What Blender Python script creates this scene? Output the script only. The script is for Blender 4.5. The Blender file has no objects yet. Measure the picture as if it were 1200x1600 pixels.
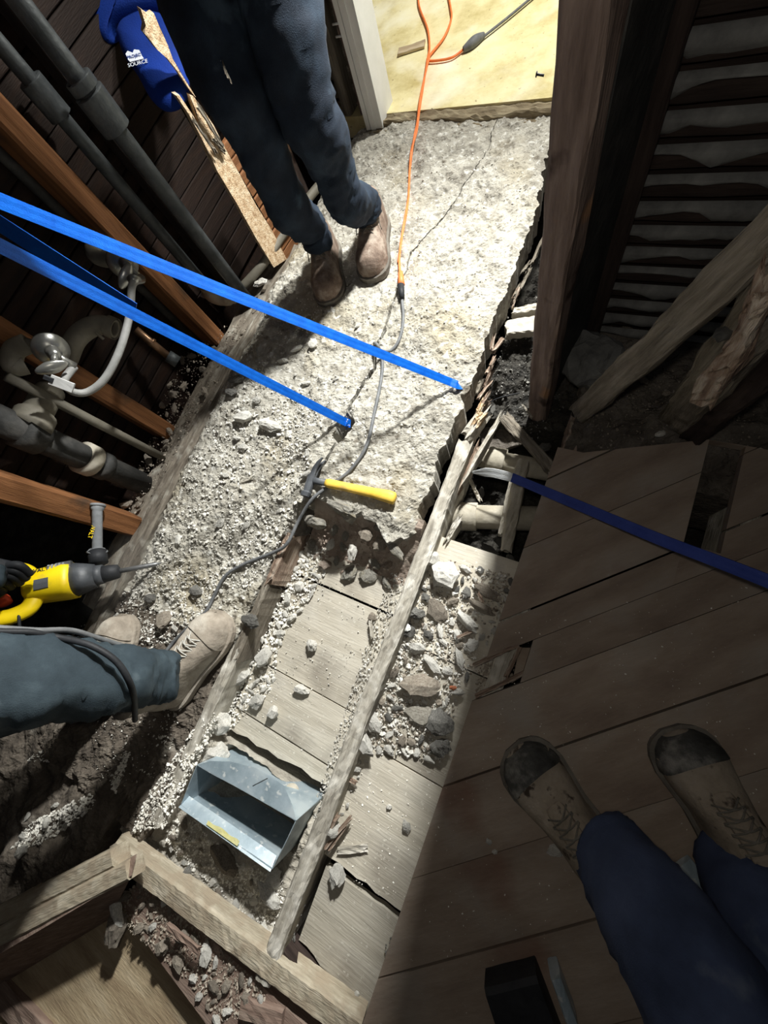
import bpy, bmesh, math, random
import numpy as np
from mathutils import Vector, Matrix, noise as mnoise

random.seed(7)
RNG = np.random.RandomState(7)
S = bpy.context.scene
COL = S.collection

# ------------------------------------------------------------------ camera
F, H = 600.0, 1.0                       # focal length in pixels of a 1200 px wide frame, camera height
_n = np.array([185.0, -190.0, -F]); _n /= np.linalg.norm(_n)   # straight down, in camera axes
_zc = -_n
_y = np.array([0, 1.0, 0]); _y = _y - _y.dot(_zc) * _zc; _y /= np.linalg.norm(_y)
_x = np.cross(_y, _zc)
_a = math.radians(17.5)
R = np.array([[math.cos(_a), -math.sin(_a), 0], [math.sin(_a), math.cos(_a), 0], [0, 0, 1]]) @ np.array([_x, _y, _zc])
CAM = np.array([0, 0, H])
cam = bpy.data.objects.new('camera', bpy.data.cameras.new('camera'))
COL.objects.link(cam)
cam.data.sensor_fit = 'HORIZONTAL'; cam.data.sensor_width = 36; cam.data.lens = 36 * F / 1200
cam.data.clip_start = 0.02
_m = Matrix([list(R[0]) + [0], list(R[1]) + [0], list(R[2]) + [H], [0, 0, 0, 1]])
cam.matrix_world = _m
S.camera = cam

def ray(px, py): return R @ np.array([px - 600.0, -(py - 800.0), -F])
def P(px, py, z=0.0):
    "the point at height z that the photograph shows at this pixel"
    d = ray(px, py); return Vector(CAM + d * ((z - H) / d[2]))
def PX(px, py, x):
    d = ray(px, py); return Vector(CAM + d * (x / d[0]))
def PY(px, py, y):
    d = ray(px, py); return Vector(CAM + d * (y / d[1]))
def D(px, py, dep): return Vector(CAM + ray(px, py) * (dep / F))
V = Vector

# ------------------------------------------------------------------ world, lights, exposure
S.view_settings.view_transform = 'Standard'
S.view_settings.look = 'None'
S.view_settings.gamma = 1
S.view_settings.use_curve_mapping = False
S.view_settings.exposure = 0.0
w = bpy.data.worlds.new('world'); S.world = w; w.use_nodes = True
w.node_tree.nodes['Background'].inputs[0].default_value = (0.92, 0.95, 1.0, 1)
w.node_tree.nodes['Background'].inputs[1].default_value = 0.033

def lamp(name, loc, power, col, radius):
    l = bpy.data.lights.new(name, 'POINT'); l.energy = power; l.color = col; l.shadow_soft_size = radius
    o = bpy.data.objects.new(name, l); COL.objects.link(o); o.location = loc; return o
def flood(name, loc, aim, power, col, radius, cone):
    l = bpy.data.lights.new(name, 'SPOT'); l.energy = power; l.color = col; l.shadow_soft_size = radius; l.spot_size = math.radians(cone); l.spot_blend = 1.0
    o = bpy.data.objects.new(name, l); COL.objects.link(o); o.location = loc
    o.rotation_euler = (Vector(aim) - Vector(loc)).to_track_quat('-Z', 'Y').to_euler(); return o
flood('work_flood', (-0.225, 1.72, 1.50), (-0.42, -0.50, -0.05), 385, (1.0, 1.0, 0.965), 0.06, 112)   # site floodlight aimed over the slab
lamp('room_lamp', (-0.20, 2.45, 1.6), 150, (1.0, 0.985, 0.92), 0.08)            # lamp of the room through the doorway
lamp('camera_fill', (-0.03, 0.02, 1.10), 4.2, (1.0, 0.93, 0.82), 0.02)       # added weak fill beside the lens, brightens the dark floor

# ------------------------------------------------------------------ materials
MATS = {}
def mat(name, cols, scale=8.0, rough=0.85, bump=0.3, bscale=60.0, stretch=(1, 1, 1), metal=0.0, pos=None, detail=8,
        spots=None, trans=0.0, dist=0.004, spec=0.3, coords='Object', rnd=0.0):
    m = bpy.data.materials.new(name); m.use_nodes = True
    nt = m.node_tree; N = nt.nodes; L = nt.links; b = N['Principled BSDF']
    b.inputs['Roughness'].default_value = rough; b.inputs['Metallic'].default_value = metal
    b.inputs['Specular IOR Level'].default_value = spec
    if trans: b.inputs['Transmission Weight'].default_value = trans
    tc = N.new('ShaderNodeTexCoord'); mp = N.new('ShaderNodeMapping'); mp.inputs['Scale'].default_value = stretch
    L.new(tc.outputs[coords], mp.inputs[0])
    n = N.new('ShaderNodeTexNoise'); n.inputs['Scale'].default_value = scale; n.inputs['Detail'].default_value = detail
    n.inputs['Roughness'].default_value = 0.65
    L.new(mp.outputs[0], n.inputs['Vector'])
    cr = N.new('ShaderNodeValToRGB'); L.new(n.outputs[0], cr.inputs[0])
    e = cr.color_ramp.elements
    k = len(cols)
    pos = pos or ([0.5] if k == 1 else [0.3 + 0.4 * i / (k - 1) for i in range(k)])
    while len(e) > 1: e.remove(e[-1])
    e[0].position = pos[0]; e[0].color = (*cols[0], 1)
    for p, c in zip(pos[1:], cols[1:]): x = e.new(p); x.color = (*c, 1)
    col = cr.outputs[0]
    if spots:                                                # (colour, scale, low, high, amount) : stains and dust
        for (sc, ss, lo, hi) in spots:
            n2 = N.new('ShaderNodeTexNoise'); n2.inputs['Scale'].default_value = ss; n2.inputs['Detail'].default_value = 6
            L.new(tc.outputs[coords], n2.inputs['Vector'])
            r2 = N.new('ShaderNodeMapRange'); r2.inputs[1].default_value = lo; r2.inputs[2].default_value = hi
            L.new(n2.outputs[0], r2.inputs[0])
            mx = N.new('ShaderNodeMix'); mx.data_type = 'RGBA'; mx.inputs[7].default_value = (*sc, 1)
            L.new(r2.outputs[0], mx.inputs[0]); L.new(col, mx.inputs[6]); col = mx.outputs[2]
    if rnd:
        oi = N.new('ShaderNodeObjectInfo'); hs = N.new('ShaderNodeHueSaturation')
        r3 = N.new('ShaderNodeMapRange'); r3.inputs[3].default_value = 1 - rnd; r3.inputs[4].default_value = 1 + rnd
        L.new(oi.outputs['Random'], r3.inputs[0]); L.new(r3.outputs[0], hs.inputs['Value']); L.new(col, hs.inputs['Color']); col = hs.outputs[0]
    L.new(col, b.inputs['Base Color'])
    if bump:
        n3 = N.new('ShaderNodeTexNoise'); n3.inputs['Scale'].default_value = bscale; n3.inputs['Detail'].default_value = 6
        L.new(mp.outputs[0], n3.inputs['Vector'])
        bp = N.new('ShaderNodeBump'); bp.inputs['Strength'].default_value = bump; bp.inputs['Distance'].default_value = dist
        L.new(n3.outputs[0], bp.inputs['Height']); L.new(bp.outputs[0], b.inputs['Normal'])
    MATS[name] = m; return m

M_conc = mat('broken_concrete', [(.19, .175, .145), (.38, .36, .31), (.52, .50, .44)], 14, .95, .9, 170, dist=.004,
             spots=[((.34, .29, .19), 3.0, .52, .74), ((.70, .69, .64), 45, .56, .72), ((.16, .14, .11), 26, .62, .72)])
M_dust = mat('dusty_rubble', [(.22, .20, .17), (.42, .39, .33), (.58, .55, .48)], 18, .95, .9, 140, dist=.004)
M_dirt = mat('brown_dirt', [(.05, .042, .034), (.12, .10, .08), (.22, .19, .155)], 14, .95, .9, 120, spots=[((.30, .28, .24), 7, .64, .76)], dist=.005)
M_plate = mat('dusty_plate', [(.08, .065, .05), (.17, .145, .115), (.28, .25, .20)], 7, .95, .7, 60, stretch=(1, 6, 6), spots=[((.36, .34, .29), 16, .52, .70)])
M_red = mat('red_mortar', [(.20, .15, .12), (.37, .30, .245), (.52, .46, .39)], 12, .95, .8, 120, dist=.004)
M_stone = mat('rubble_chunk', [(.44, .42, .37), (.70, .68, .62), (.86, .84, .79)], 20, .95, .7, 150, rnd=.22)
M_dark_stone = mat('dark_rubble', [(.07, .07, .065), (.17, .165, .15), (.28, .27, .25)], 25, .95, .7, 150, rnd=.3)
M_brown_stone = mat('brown_rubble', [(.16, .13, .105), (.30, .26, .21), (.42, .38, .32)], 20, .95, .7, 150, rnd=.25)
M_brick = mat('brick_red', [(.45, .14, .07), (.60, .24, .13)], 20, .95, .6, 120)
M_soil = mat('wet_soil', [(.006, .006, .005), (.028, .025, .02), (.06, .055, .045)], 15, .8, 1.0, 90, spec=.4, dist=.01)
M_dim_soil = mat('crawl_dirt', [(.05, .042, .035), (.11, .095, .08), (.19, .17, .145)], 14, .95, 1.0, 100, dist=.008)
M_grey_board = mat('dusty_board', [(.36, .33, .27), (.50, .46, .38), (.62, .58, .49)], 5, .9, .35, 40, stretch=(.5, 5, 5),
                   spots=[((.56, .53, .46), 9, .48, .75), ((.22, .19, .15), 5, .52, .74), ((.64, .61, .53), 90, .62, .72)], rnd=.16)
M_plank = mat('subfloor_plank', [(.21, .155, .12), (.31, .245, .19), (.40, .33, .265)], 5, .8, .3, 40, stretch=(.8, 2.6, 2.6),
              spots=[((.34, .31, .27), 5, .50, .80), ((.20, .09, .06), 3.5, .60, .78), ((.38, .34, .29), 130, .68, .76)], rnd=.12, spec=.25)
M_joist = mat('old_joist', [(.19, .17, .14), (.41, .38, .32), (.60, .57, .50)], 6, .9, .7, 30, stretch=(1, 9, 9),
              spots=[((.68, .65, .58), 20, .50, .66)], dist=.006)
M_rot = mat('rotten_wood', [(.10, .055, .038), (.30, .22, .165), (.55, .49, .41)], 6, .9, .9, 30, stretch=(1, 12, 12), dist=.006)
M_stud = mat('orange_brown_stud', [(.12, .048, .018), (.20, .085, .032), (.27, .12, .048)], 5, .75, .4, 40, stretch=(1, 12, 12),
             spots=[((.08, .045, .025), 7, .60, .72)])
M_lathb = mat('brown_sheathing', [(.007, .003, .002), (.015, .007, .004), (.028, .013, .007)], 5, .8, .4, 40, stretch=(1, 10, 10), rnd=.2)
M_post = mat('weathered_post', [(.095, .065, .053), (.18, .13, .108), (.27, .205, .172)], 6, .85, .5, 40, stretch=(1, 8, 8),
             spots=[((.05, .03, .025), 12, .60, .70), ((.32, .18, .10), 9, .62, .72)])
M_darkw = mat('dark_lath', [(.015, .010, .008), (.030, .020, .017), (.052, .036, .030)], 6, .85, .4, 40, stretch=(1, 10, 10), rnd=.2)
M_greyw = mat('grey_driftwood', [(.09, .075, .055), (.19, .165, .13), (.31, .28, .23)], 6, .9, .8, 30, stretch=(1, 12, 12), dist=.006)
M_plaster = mat('grey_plaster', [(.10, .10, .098), (.17, .17, .165), (.24, .24, .23)], 15, .95, .6, 80)
M_splint = mat('fresh_splinter', [(.30, .17, .08), (.62, .46, .29), (.80, .68, .50)], 6, .85, .8, 30, stretch=(1, 10, 10), dist=.005)
M_galv = mat('galvanised_sheet', [(.22, .29, .33), (.36, .44, .49), (.50, .58, .62)], 9, .42, .12, 60, metal=.3,
             spots=[((.62, .66, .66), 60, .60, .68), ((.50, .57, .60), 12, .50, .66)], spec=.5)
M_yelpaint = mat('yellow_residue', [(.62, .58, .20), (.72, .70, .40)], 40, .9, .5, 90)
M_pipe = mat('grey_steel_pipe', [(.04, .048, .052), (.085, .095, .10), (.16, .175, .18)], 14, .55, .4, 80, metal=.3, spec=.5)
M_iron = mat('black_iron', [(.018, .018, .017), (.04, .04, .038), (.085, .08, .072)], 14, .7, .5, 60)
M_clay = mat('beige_pipe', [(.28, .25, .19), (.42, .385, .31), (.55, .51, .43)], 14, .85, .5, 60)
M_pvc = mat('dusty_plastic_pipe', [(.11, .10, .078), (.18, .165, .13), (.26, .24, .20)], 10, .6, .2, 60)
M_copper = mat('copper_pipe', [(.24, .13, .07), (.42, .27, .17)], 20, .4, .1, 60, metal=.8)
M_chrome = mat('worn_chrome', [(.28, .28, .26), (.46, .46, .43)], 30, .3, .1, 60, metal=.75, spec=.6)
M_hose = mat('grey_hose', [(.24, .24, .23), (.34, .34, .33)], 40, .5, .3, 400)
M_tag = mat('clear_grey_plastic', [(.42, .42, .41), (.58, .58, .57)], 30, .35, .1, 60, spec=.6)
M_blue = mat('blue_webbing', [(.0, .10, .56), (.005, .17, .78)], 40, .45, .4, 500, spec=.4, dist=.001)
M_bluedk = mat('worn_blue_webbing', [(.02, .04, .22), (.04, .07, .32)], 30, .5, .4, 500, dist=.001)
M_bluemid = mat('shaded_blue_webbing', [(.0, .05, .26), (.0, .085, .38)], 30, .5, .4, 500, dist=.001)  # same blue webbing with its shade put into the colour
M_white = mat('white_webbing', [(.52, .54, .56), (.70, .72, .72)], 30, .5, .3, 400)
M_orange = mat('orange_cord', [(.82, .17, .04), (.95, .28, .09)], 30, .5, .1, 60)
M_cord = mat('grey_rubber_cord', [(.10, .105, .11), (.19, .195, .20)], 40, .6, .2, 90)
M_black = mat('black_rubber', [(.010, .011, .013), (.028, .03, .034)], 20, .6, .2, 90)
M_denim = mat('navy_denim', [(.006, .010, .019), (.012, .020, .034), (.022, .038, .060)], 12, .85, .5, 500, dist=.0015,
              spots=[((.10, .15, .20), 9, .62, .80)])
M_denim2 = mat('grey_blue_work_trousers', [(.018, .028, .036), (.030, .045, .056), (.055, .078, .092)], 10, .85, .5, 500, dist=.0015,
               spots=[((.16, .20, .22), 8, .60, .78)])
M_denim3 = mat('blue_denim', [(.022, .032, .065), (.035, .05, .10), (.055, .075, .14)], 9, .9, .5, 500, dist=.0015,
               spots=[((.10, .12, .16), 11, .64, .76)])
M_shirt = mat('navy_shirt', [(.006, .010, .025), (.012, .02, .045)], 8, .9, .3, 300)
M_skin = mat('skin', [(.42, .25, .18), (.50, .31, .23)], 8, .6, .1, 90)
M_boot = mat('dusty_tan_leather', [(.20, .17, .135), (.34, .295, .24), (.48, .43, .36)], 14, .85, .5, 120, spots=[((.55, .51, .44), 9, .55, .75)])
M_boot1 = mat('dusty_brown_leather', [(.09, .06, .045), (.21, .155, .12), (.40, .34, .28)], 24, .85, .5, 120)
M_boot3 = mat('scuffed_suede', [(.17, .14, .105), (.29, .245, .19), (.38, .33, .27)], 12, .9, .5, 160, spots=[((.06, .045, .035), 34, .60, .66)])
M_scuff = mat('worn_black_toe', [(.015, .015, .014), (.06, .06, .055), (.26, .25, .23)], 18, .8, .5, 100)
M_sole = mat('rubber_sole', [(.10, .09, .075), (.22, .20, .17)], 20, .9, .4, 100)
M_lace = mat('boot_lace', [(.09, .085, .07), (.18, .165, .14)], 60, .9, .3, 300)
M_lace2 = mat('grey_lace', [(.42, .41, .37), (.58, .57, .52)], 60, .9, .3, 300)
M_yellow = mat('yellow_tool_plastic', [(.86, .60, .0), (.95, .70, .01)], 10, .45, .1, 90, spec=.5, spots=[((.55, .40, .05), 9, .66, .80)])
M_ydark = mat('ochre_handle', [(.80, .50, .05), (.90, .62, .12)], 12, .5, .2, 90, spots=[((.50, .34, .12), 14, .62, .75)])
M_tool = mat('grey_tool_housing', [(.05, .055, .062), (.10, .108, .12)], 18, .5, .3, 90, spec=.5)
M_tooll = mat('light_grey_grip', [(.20, .21, .22), (.30, .315, .33)], 18, .6, .3, 90)
M_steel = mat('steel', [(.16, .165, .17), (.36, .365, .37)], 14, .4, .2, 60, metal=.7, spec=.5)
M_trig = mat('red_trigger', [(.65, .06, .02), (.75, .10, .04)], 12, .5, .1, 60)
M_bag = mat('bright_blue_fabric', [(.0, .018, .16), (.0, .03, .26)], 6, .8, .3, 300)
M_print = mat('white_print', [(.62, .66, .74), (.72, .75, .80)], 30, .8, .1, 90)
M_trim = mat('white_trim', [(.70, .71, .68), (.80, .81, .79)], 10, .6, .2, 60, spec=.4)
M_vinyl = mat('yellowed_sheet_floor', [(.52, .42, .17), (.78, .69, .38), (.90, .84, .56)], 5, .8, .35, 60,
              spots=[((.42, .33, .16), 55, .66, .72), ((.95, .92, .75), 4, .50, .75)])
M_sill = mat('dusty_threshold', [(.10, .075, .045), (.22, .175, .11), (.38, .33, .22)], 10, .9, .6, 60, stretch=(1, 5, 5))
M_ply = mat('worn_plywood', [(.26, .18, .11), (.46, .36, .23), (.64, .54, .38)], 3.2, .85, .4, 40, stretch=(1, 5, 5),
            spots=[((.16, .10, .07), 2.5, .52, .68), ((.40, .38, .32), 4, .58, .75)])
M_lumber = mat('pale_lumber', [(.24, .20, .14), (.42, .37, .28), (.60, .54, .43)], 7, .85, .5, 40, stretch=(1, 7, 7),
               spots=[((.36, .30, .22), 26, .45, .60), ((.22, .17, .12), 6, .56, .72)])
M_redbrown = mat('red_brown_side', [(.15, .10, .078), (.24, .17, .135), (.33, .26, .21)], 6, .85, .4, 40, stretch=(1, 8, 8))

# ------------------------------------------------------------------ object helpers
W = {}
def tag(o, label=None, cat=None, group=None, kind=None):
    if label: o['label'] = label
    if cat: o['category'] = cat
    if group: o['group'] = group
    if kind: o['kind'] = kind
    return o
def place(o, parent, world=Matrix.Identity(4)):
    COL.objects.link(o)
    W[o.name] = world.copy()
    if parent is not None:
        o.parent = parent
        o.matrix_basis = W[parent.name].inverted() @ world
    else:
        o.matrix_basis = world
    return o
def thing(name, label, cat, loc=(0, 0, 0), group=None, world=None):
    o = bpy.data.objects.new(name, None); o.empty_display_size = .02
    place(o, None, world if world is not None else Matrix.Translation(V(loc)))
    return tag(o, label, cat, group)
def add(name, verts, faces, m, parent=None, world=Matrix.Identity(4), smooth=False, centre=True):
    me = bpy.data.meshes.new(name)
    verts = [V(v) for v in verts]
    if centre and world == Matrix.Identity(4) and verts:
        c = sum(verts, V()) / len(verts); verts = [v - c for v in verts]; world = Matrix.Translation(c)
    me.from_pydata([tuple(v) for v in verts], [], faces); me.update()
    if smooth: me.polygons.foreach_set('use_smooth', [True] * len(me.polygons))
    ms = m if isinstance(m, (list, tuple)) else [m]
    for x in ms: me.materials.append(x)
    return place(bpy.data.objects.new(name, me), parent, world)
def merge(*vf):
    vs, fs = [], []
    for v, f in vf:
        n = len(vs); vs += list(v); fs += [[i + n for i in q] for q in f]
    return vs, fs

# value noise (numpy) used by every ground surface
_LAT = RNG.rand(256, 256)
def vnoise(x, y):
    x = np.asarray(x, float) + 1000.3; y = np.asarray(y, float) + 1000.7
    xi = np.floor(x).astype(int); yi = np.floor(y).astype(int); fx = x - xi; fy = y - yi
    fx = fx * fx * (3 - 2 * fx); fy = fy * fy * (3 - 2 * fy)
    a = _LAT[xi & 255, yi & 255]; b = _LAT[(xi + 1) & 255, yi & 255]; c = _LAT[xi & 255, (yi + 1) & 255]; d = _LAT[(xi + 1) & 255, (yi + 1) & 255]
    return (a * (1 - fx) + b * fx) * (1 - fy) + (c * (1 - fx) + d * fx) * fy - .5
def fbm(x, y, size, octs=4, gain=.55):
    s = 0; a = 1; k = 1.0 / size
    for i in range(octs): s = s + a * vnoise(np.asarray(x) * k + 17.3 * i, np.asarray(y) * k - 9.1 * i); a *= gain; k *= 2.03
    return s

def strip(name, y0, y1, xl, xr, top, zb, m, nx, ny, parent=None, kind=None, front=None):
    """a slab of ground: rows across, left and right edges xl(y), xr(y), top height top(x, y), sides down to zb"""
    ys = np.linspace(0, 1, ny)
    Y = np.empty((ny, nx)); X = np.empty((ny, nx)); U = np.linspace(0, 1, nx)
    yy = y0 + (y1 - y0) * ys
    l = np.array([xl(v) for v in yy]); r = np.array([xr(v) for v in yy])
    X = l[:, None] + (r - l)[:, None] * U[None]; Y = np.repeat(yy[:, None], nx, 1)
    if front is not None:
        fy = front(X); Y = Y + (fy - y0) * np.clip(1 - (Y - y0) / .14, 0, 1)
    Z = top(X, Y)
    vs = np.stack([X, Y, Z], -1).reshape(-1, 3).tolist()
    fs = []
    for j in range(ny - 1):
        b = j * nx
        for i in range(nx - 1): fs.append((b + i, b + i + 1, b + nx + i + 1, b + nx + i))
    ring = [i for i in range(nx)] + [j * nx + nx - 1 for j in range(1, ny)] + [(ny - 1) * nx + i for i in range(nx - 2, -1, -1)] + [j * nx for j in range(ny - 2, 0, -1)]
    n0 = len(vs)
    for q in ring:
        x, y, z = vs[q]; vs.append((x, y, zb))
    k = len(ring)
    for i in range(k):
        a, b = ring[i], ring[(i + 1) % k]
        fs.append((b, a, n0 + i, n0 + (i + 1) % k))
    o = add(name, vs, fs, m, parent)
    if kind: o['kind'] = kind
    return o

def poly_interp(pts):
    pts = sorted(pts); ys = [p[0] for p in pts]; xs = [p[1] for p in pts]
    return lambda y: float(np.interp(y, ys, xs))

def inside(x, y, poly):
    c = False; n = len(poly)
    for i in range(n):
        x1, y1 = poly[i][:2]; x2, y2 = poly[(i + 1) % n][:2]
        if (y1 > y) != (y2 > y) and x < (x2 - x1) * (y - y1) / (y2 - y1) + x1: c = not c
    return c

def prism(poly, zt, zb):
    n = len(poly); vs = [(p[0], p[1], zt) for p in poly] + [(p[0], p[1], zb) for p in poly]
    a = sum(poly[i][0] * poly[(i + 1) % n][1] - poly[(i + 1) % n][0] * poly[i][1] for i in range(n))
    if a < 0: vs = vs[:n][::-1] + vs[n:][::-1]
    return vs, [list(range(n)), list(range(2 * n - 1, n - 1, -1))] + [[i, n + i, n + (i + 1) % n, (i + 1) % n] for i in range(n)]

def clip(poly, nx, ny, d):
    "keep the side nx*x + ny*y <= d"
    out = []
    for i in range(len(poly)):
        a = poly[i]; b = poly[(i + 1) % len(poly)]
        da = nx * a[0] + ny * a[1] - d; db = nx * b[0] + ny * b[1] - d
        if da <= 0: out.append(a)
        if (da < 0) != (db < 0) and da != db:
            t = da / (da - db); out.append((a[0] + (b[0] - a[0]) * t, a[1] + (b[1] - a[1]) * t))
    return out

def catmull(pts, n=8):
    pts = [V(p) for p in pts]; out = []
    q = [pts[0] * 2 - pts[1]] + pts + [pts[-1] * 2 - pts[-2]]
    for i in range(1, len(q) - 2):
        a, b, c, d = q[i - 1:i + 3]
        for k in range(n):
            t = k / n
            out.append(.5 * ((2 * b) + (c - a) * t + (2 * a - 5 * b + 4 * c - d) * t * t + (3 * b - a - 3 * c + d) * t ** 3))
    out.append(pts[-1]); return out
def tube(pts, r, seg=10, smooth=True, n=8, caps=True, flat=1.0, up=V((0, 0, 1))):
    p = catmull(pts, n) if smooth and len(pts) > 2 else [V(q) for q in pts]
    m = len(p); vs, fs = [], []
    prev = None
    for i in range(m):
        t = (p[min(i + 1, m - 1)] - p[max(i - 1, 0)]).normalized()
        if prev is None:
            a = t.cross(up)
            if a.length < 1e-3: a = t.cross(V((1, 0, 0)))
        else: a = prev - t * prev.dot(t)
        a.normalize(); prev = a; b = t.cross(a).normalized()
        if callable(r): rr = r(i / (m - 1))
        else: rr = r
        for k in range(seg):
            g = 2 * math.pi * k / seg
            vs.append(p[i] + a * math.cos(g) * rr + b * math.sin(g) * rr * flat)
    for i in range(m - 1):
        for k in range(seg):
            fs.append([i * seg + k, i * seg + (k + 1) % seg, (i + 1) * seg + (k + 1) % seg, (i + 1) * seg + k])
    if caps: fs.append(list(range(seg))[::-1]); fs.append(list(range((m - 1) * seg, m * seg)))
    return vs, fs
def addtube(name, pts, r, m, parent=None, **k):
    v, f = tube(pts, r, **k); return add(name, v, f, m, parent, smooth=True)

def frame(a, b, up=V((0, 0, 1))):
    a = V(a); b = V(b); x = (b - a).normalized()
    y = up.cross(x)
    if y.length < 1e-4: y = V((0, 1, 0)).cross(x)
    y.normalize(); z = x.cross(y)
    return Matrix(((x.x, y.x, z.x, a.x), (x.y, y.y, z.y, a.y), (x.z, y.z, z.z, a.z), (0, 0, 0, 1)))
def beam_vf(L, wd, ht, seg=8, jit=.0015, spl=(0, 0), nw=3, bev=.12, dish=0.0, centre=False, notch=None):
    "a stick along +x; its top is z = 0 (or centred); ends may be splintered"
    prof = []
    b = min(wd, ht) * bev
    for k in range(nw + 1): prof.append((-wd / 2 + b + (wd - 2 * b) * k / nw, 0))
    prof.append((wd / 2, -b)); prof.append((wd / 2, -ht * .5)); prof.append((wd / 2, -ht + b))
    for k in range(nw + 1): prof.append((wd / 2 - b - (wd - 2 * b) * k / nw, -ht))
    prof.append((-wd / 2, -ht + b)); prof.append((-wd / 2, -ht * .5)); prof.append((-wd / 2, -b))
    n = len(prof); vs = []; fs = []
    off = (ht / 2 if centre else 0)
    e0 = [random.random() * spl[0] for _ in prof]; e1 = [random.random() * spl[1] for _ in prof]
    ox = random.random() * 50
    for i in range(seg + 1):
        t = i / seg
        for j, (y, z) in enumerate(prof):
            x = L * t + e0[j] * max(0, 1 - t * 3) - e1[j] * max(0, (t - .67) * 3)
            w1 = mnoise.noise(V((x * 9 + ox, y * 30, z * 30))) * jit * 2
            vs.append(V((x, y + w1 + random.uniform(-jit, jit) * .5, z + off + random.uniform(-jit, jit) + w1)))
    for i in range(seg):
        for j in range(n): fs.append([i * n + j, i * n + (j + 1) % n, (i + 1) * n + (j + 1) % n, (i + 1) * n + j][::-1])
    for base, flip in ((0, False), (seg * n, True)):
        c = sum((vs[base + j] for j in range(n)), V()) / n; c.x += (.3 * spl[0] if base == 0 else -.3 * spl[1])
        vs.append(c); ci = len(vs) - 1
        for j in range(n):
            q = [base + j, base + (j + 1) % n, ci]; fs.append(q if not flip else q[::-1])
    return vs, fs
def beam(name, a, b, wd, ht, m, parent=None, up=V((0, 0, 1)), smooth=False, **k):
    a = V(a); b = V(b)
    v, f = beam_vf((b - a).length, wd, ht, **k)
    return add(name, v, f, m, parent, world=frame(a, b, up), smooth=smooth)

def hull(rx, ry, rz, n=14, seed=None):
    rr = random.Random(seed) if seed is not None else random
    bm = bmesh.new()
    for _ in range(n):
        u = rr.uniform(-1, 1); g = rr.uniform(0, 2 * math.pi); s = math.sqrt(1 - u * u); q = rr.uniform(.75, 1.05)
        bm.verts.new((rx * s * math.cos(g) * q, ry * s * math.sin(g) * q, rz * u * q))
    res = bmesh.ops.convex_hull(bm, input=bm.verts[:])
    bmesh.ops.delete(bm, geom=[g for g in set(res['geom_interior'] + res['geom_unused']) if isinstance(g, bmesh.types.BMVert)], context='VERTS')
    return bm
def bm_vf(bm):
    bm.verts.index_update()
    r = ([v.co.copy() for v in bm.verts], [[v.index for v in f.verts] for f in bm.faces]); bm.free(); return r

# small stones: shared meshes, one unit across
STONES = {}
def stone_mesh(m, k, rough=False):
    key = (m.name, k, rough)
    if key not in STONES:
        bm = hull(.5, .5 * random.uniform(.6, .95), .5 * random.uniform(.5, .8), 26 if rough else 13, seed=k * 7 + 3)
        if rough:
            bmesh.ops.triangulate(bm, faces=bm.faces[:])
            bmesh.ops.subdivide_edges(bm, edges=bm.edges[:], cuts=2, use_grid_fill=True)
            bmesh.ops.triangulate(bm, faces=bm.faces[:])
            for v in bm.verts: v.co *= 1 + .22 * mnoise.noise(v.co * 5 + V((k, 0, 0))) + .10 * mnoise.noise(v.co * 13)
        v, f = bm_vf(bm)
        me = bpy.data.meshes.new('stone'); me.from_pydata([tuple(q) for q in v], [], f); me.materials.append(m); me.update()
        STONES[key] = me
    return STONES[key]
def stone(name, x, y, z, s, m, label, cat, group=None, asp=(1, 1, 1), rz=None, tilt=.5, k=None, rough=False):
    o = bpy.data.objects.new(name, stone_mesh(m, random.randrange(9) if k is None else k, rough))
    sc = Matrix.Diagonal((s * asp[0], s * asp[1], s * asp[2], 1))
    rot = Matrix.Rotation(random.uniform(0, 6.28) if rz is None else rz, 4, 'Z') @ Matrix.Rotation(random.uniform(-tilt, tilt), 4, 'X')
    place(o, None, Matrix.Translation((x, y, z)) @ rot @ sc)
    return tag(o, label, cat, group)
NPZ = [bm_vf(hull(.5, .5 * (.7 + .05 * k), .38, 9, seed=k + 50)) for k in range(6)]
def pebbles(name, poly_px, zf, n, smin, smax, m, label, cat='gravel', z=0.0, dens=None, parent=None):
    "countless small crumbs as one mesh of real geometry"
    poly = [P(px, py, z) for px, py in poly_px]
    xs = [p.x for p in poly]; ys = [p.y for p in poly]
    vs = []; fs = []; c = 0; tries = 0
    while c < n and tries < n * 40:
        tries += 1
        x = random.uniform(min(xs), max(xs)); y = random.uniform(min(ys), max(ys))
        if not inside(x, y, poly): continue
        if fbm(x, y, .10, 2) + random.uniform(-.35, .35) < (-.05 if dens is None else dens): continue
        s = smin + (smax - smin) * random.random() ** 3
        v, f = NPZ[random.randrange(6)]
        g = random.uniform(0, 6.28); ca, sa = math.cos(g) * s, math.sin(g) * s
        zz = zf(x, y) + s * .18; b = len(vs)
        tx = random.uniform(-.5, .5)
        for q in v: vs.append((x + q.x * ca - q.y * sa, y + q.x * sa + q.y * ca, zz + q.z * s + q.x * tx * s))
        for q in f: fs.append([i + b for i in q])
        c += 1
    o = add(name, vs, fs, m, parent)
    if parent is None: tag(o, label, cat)
    o['kind'] = 'stuff'
    return o
ZONES = []
TONE = {'rubble_chunk': 'pale', 'dark_rubble': 'dark', 'brown_rubble': 'brownish', 'broken_concrete': 'light', 'red_mortar': 'reddish'}
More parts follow.
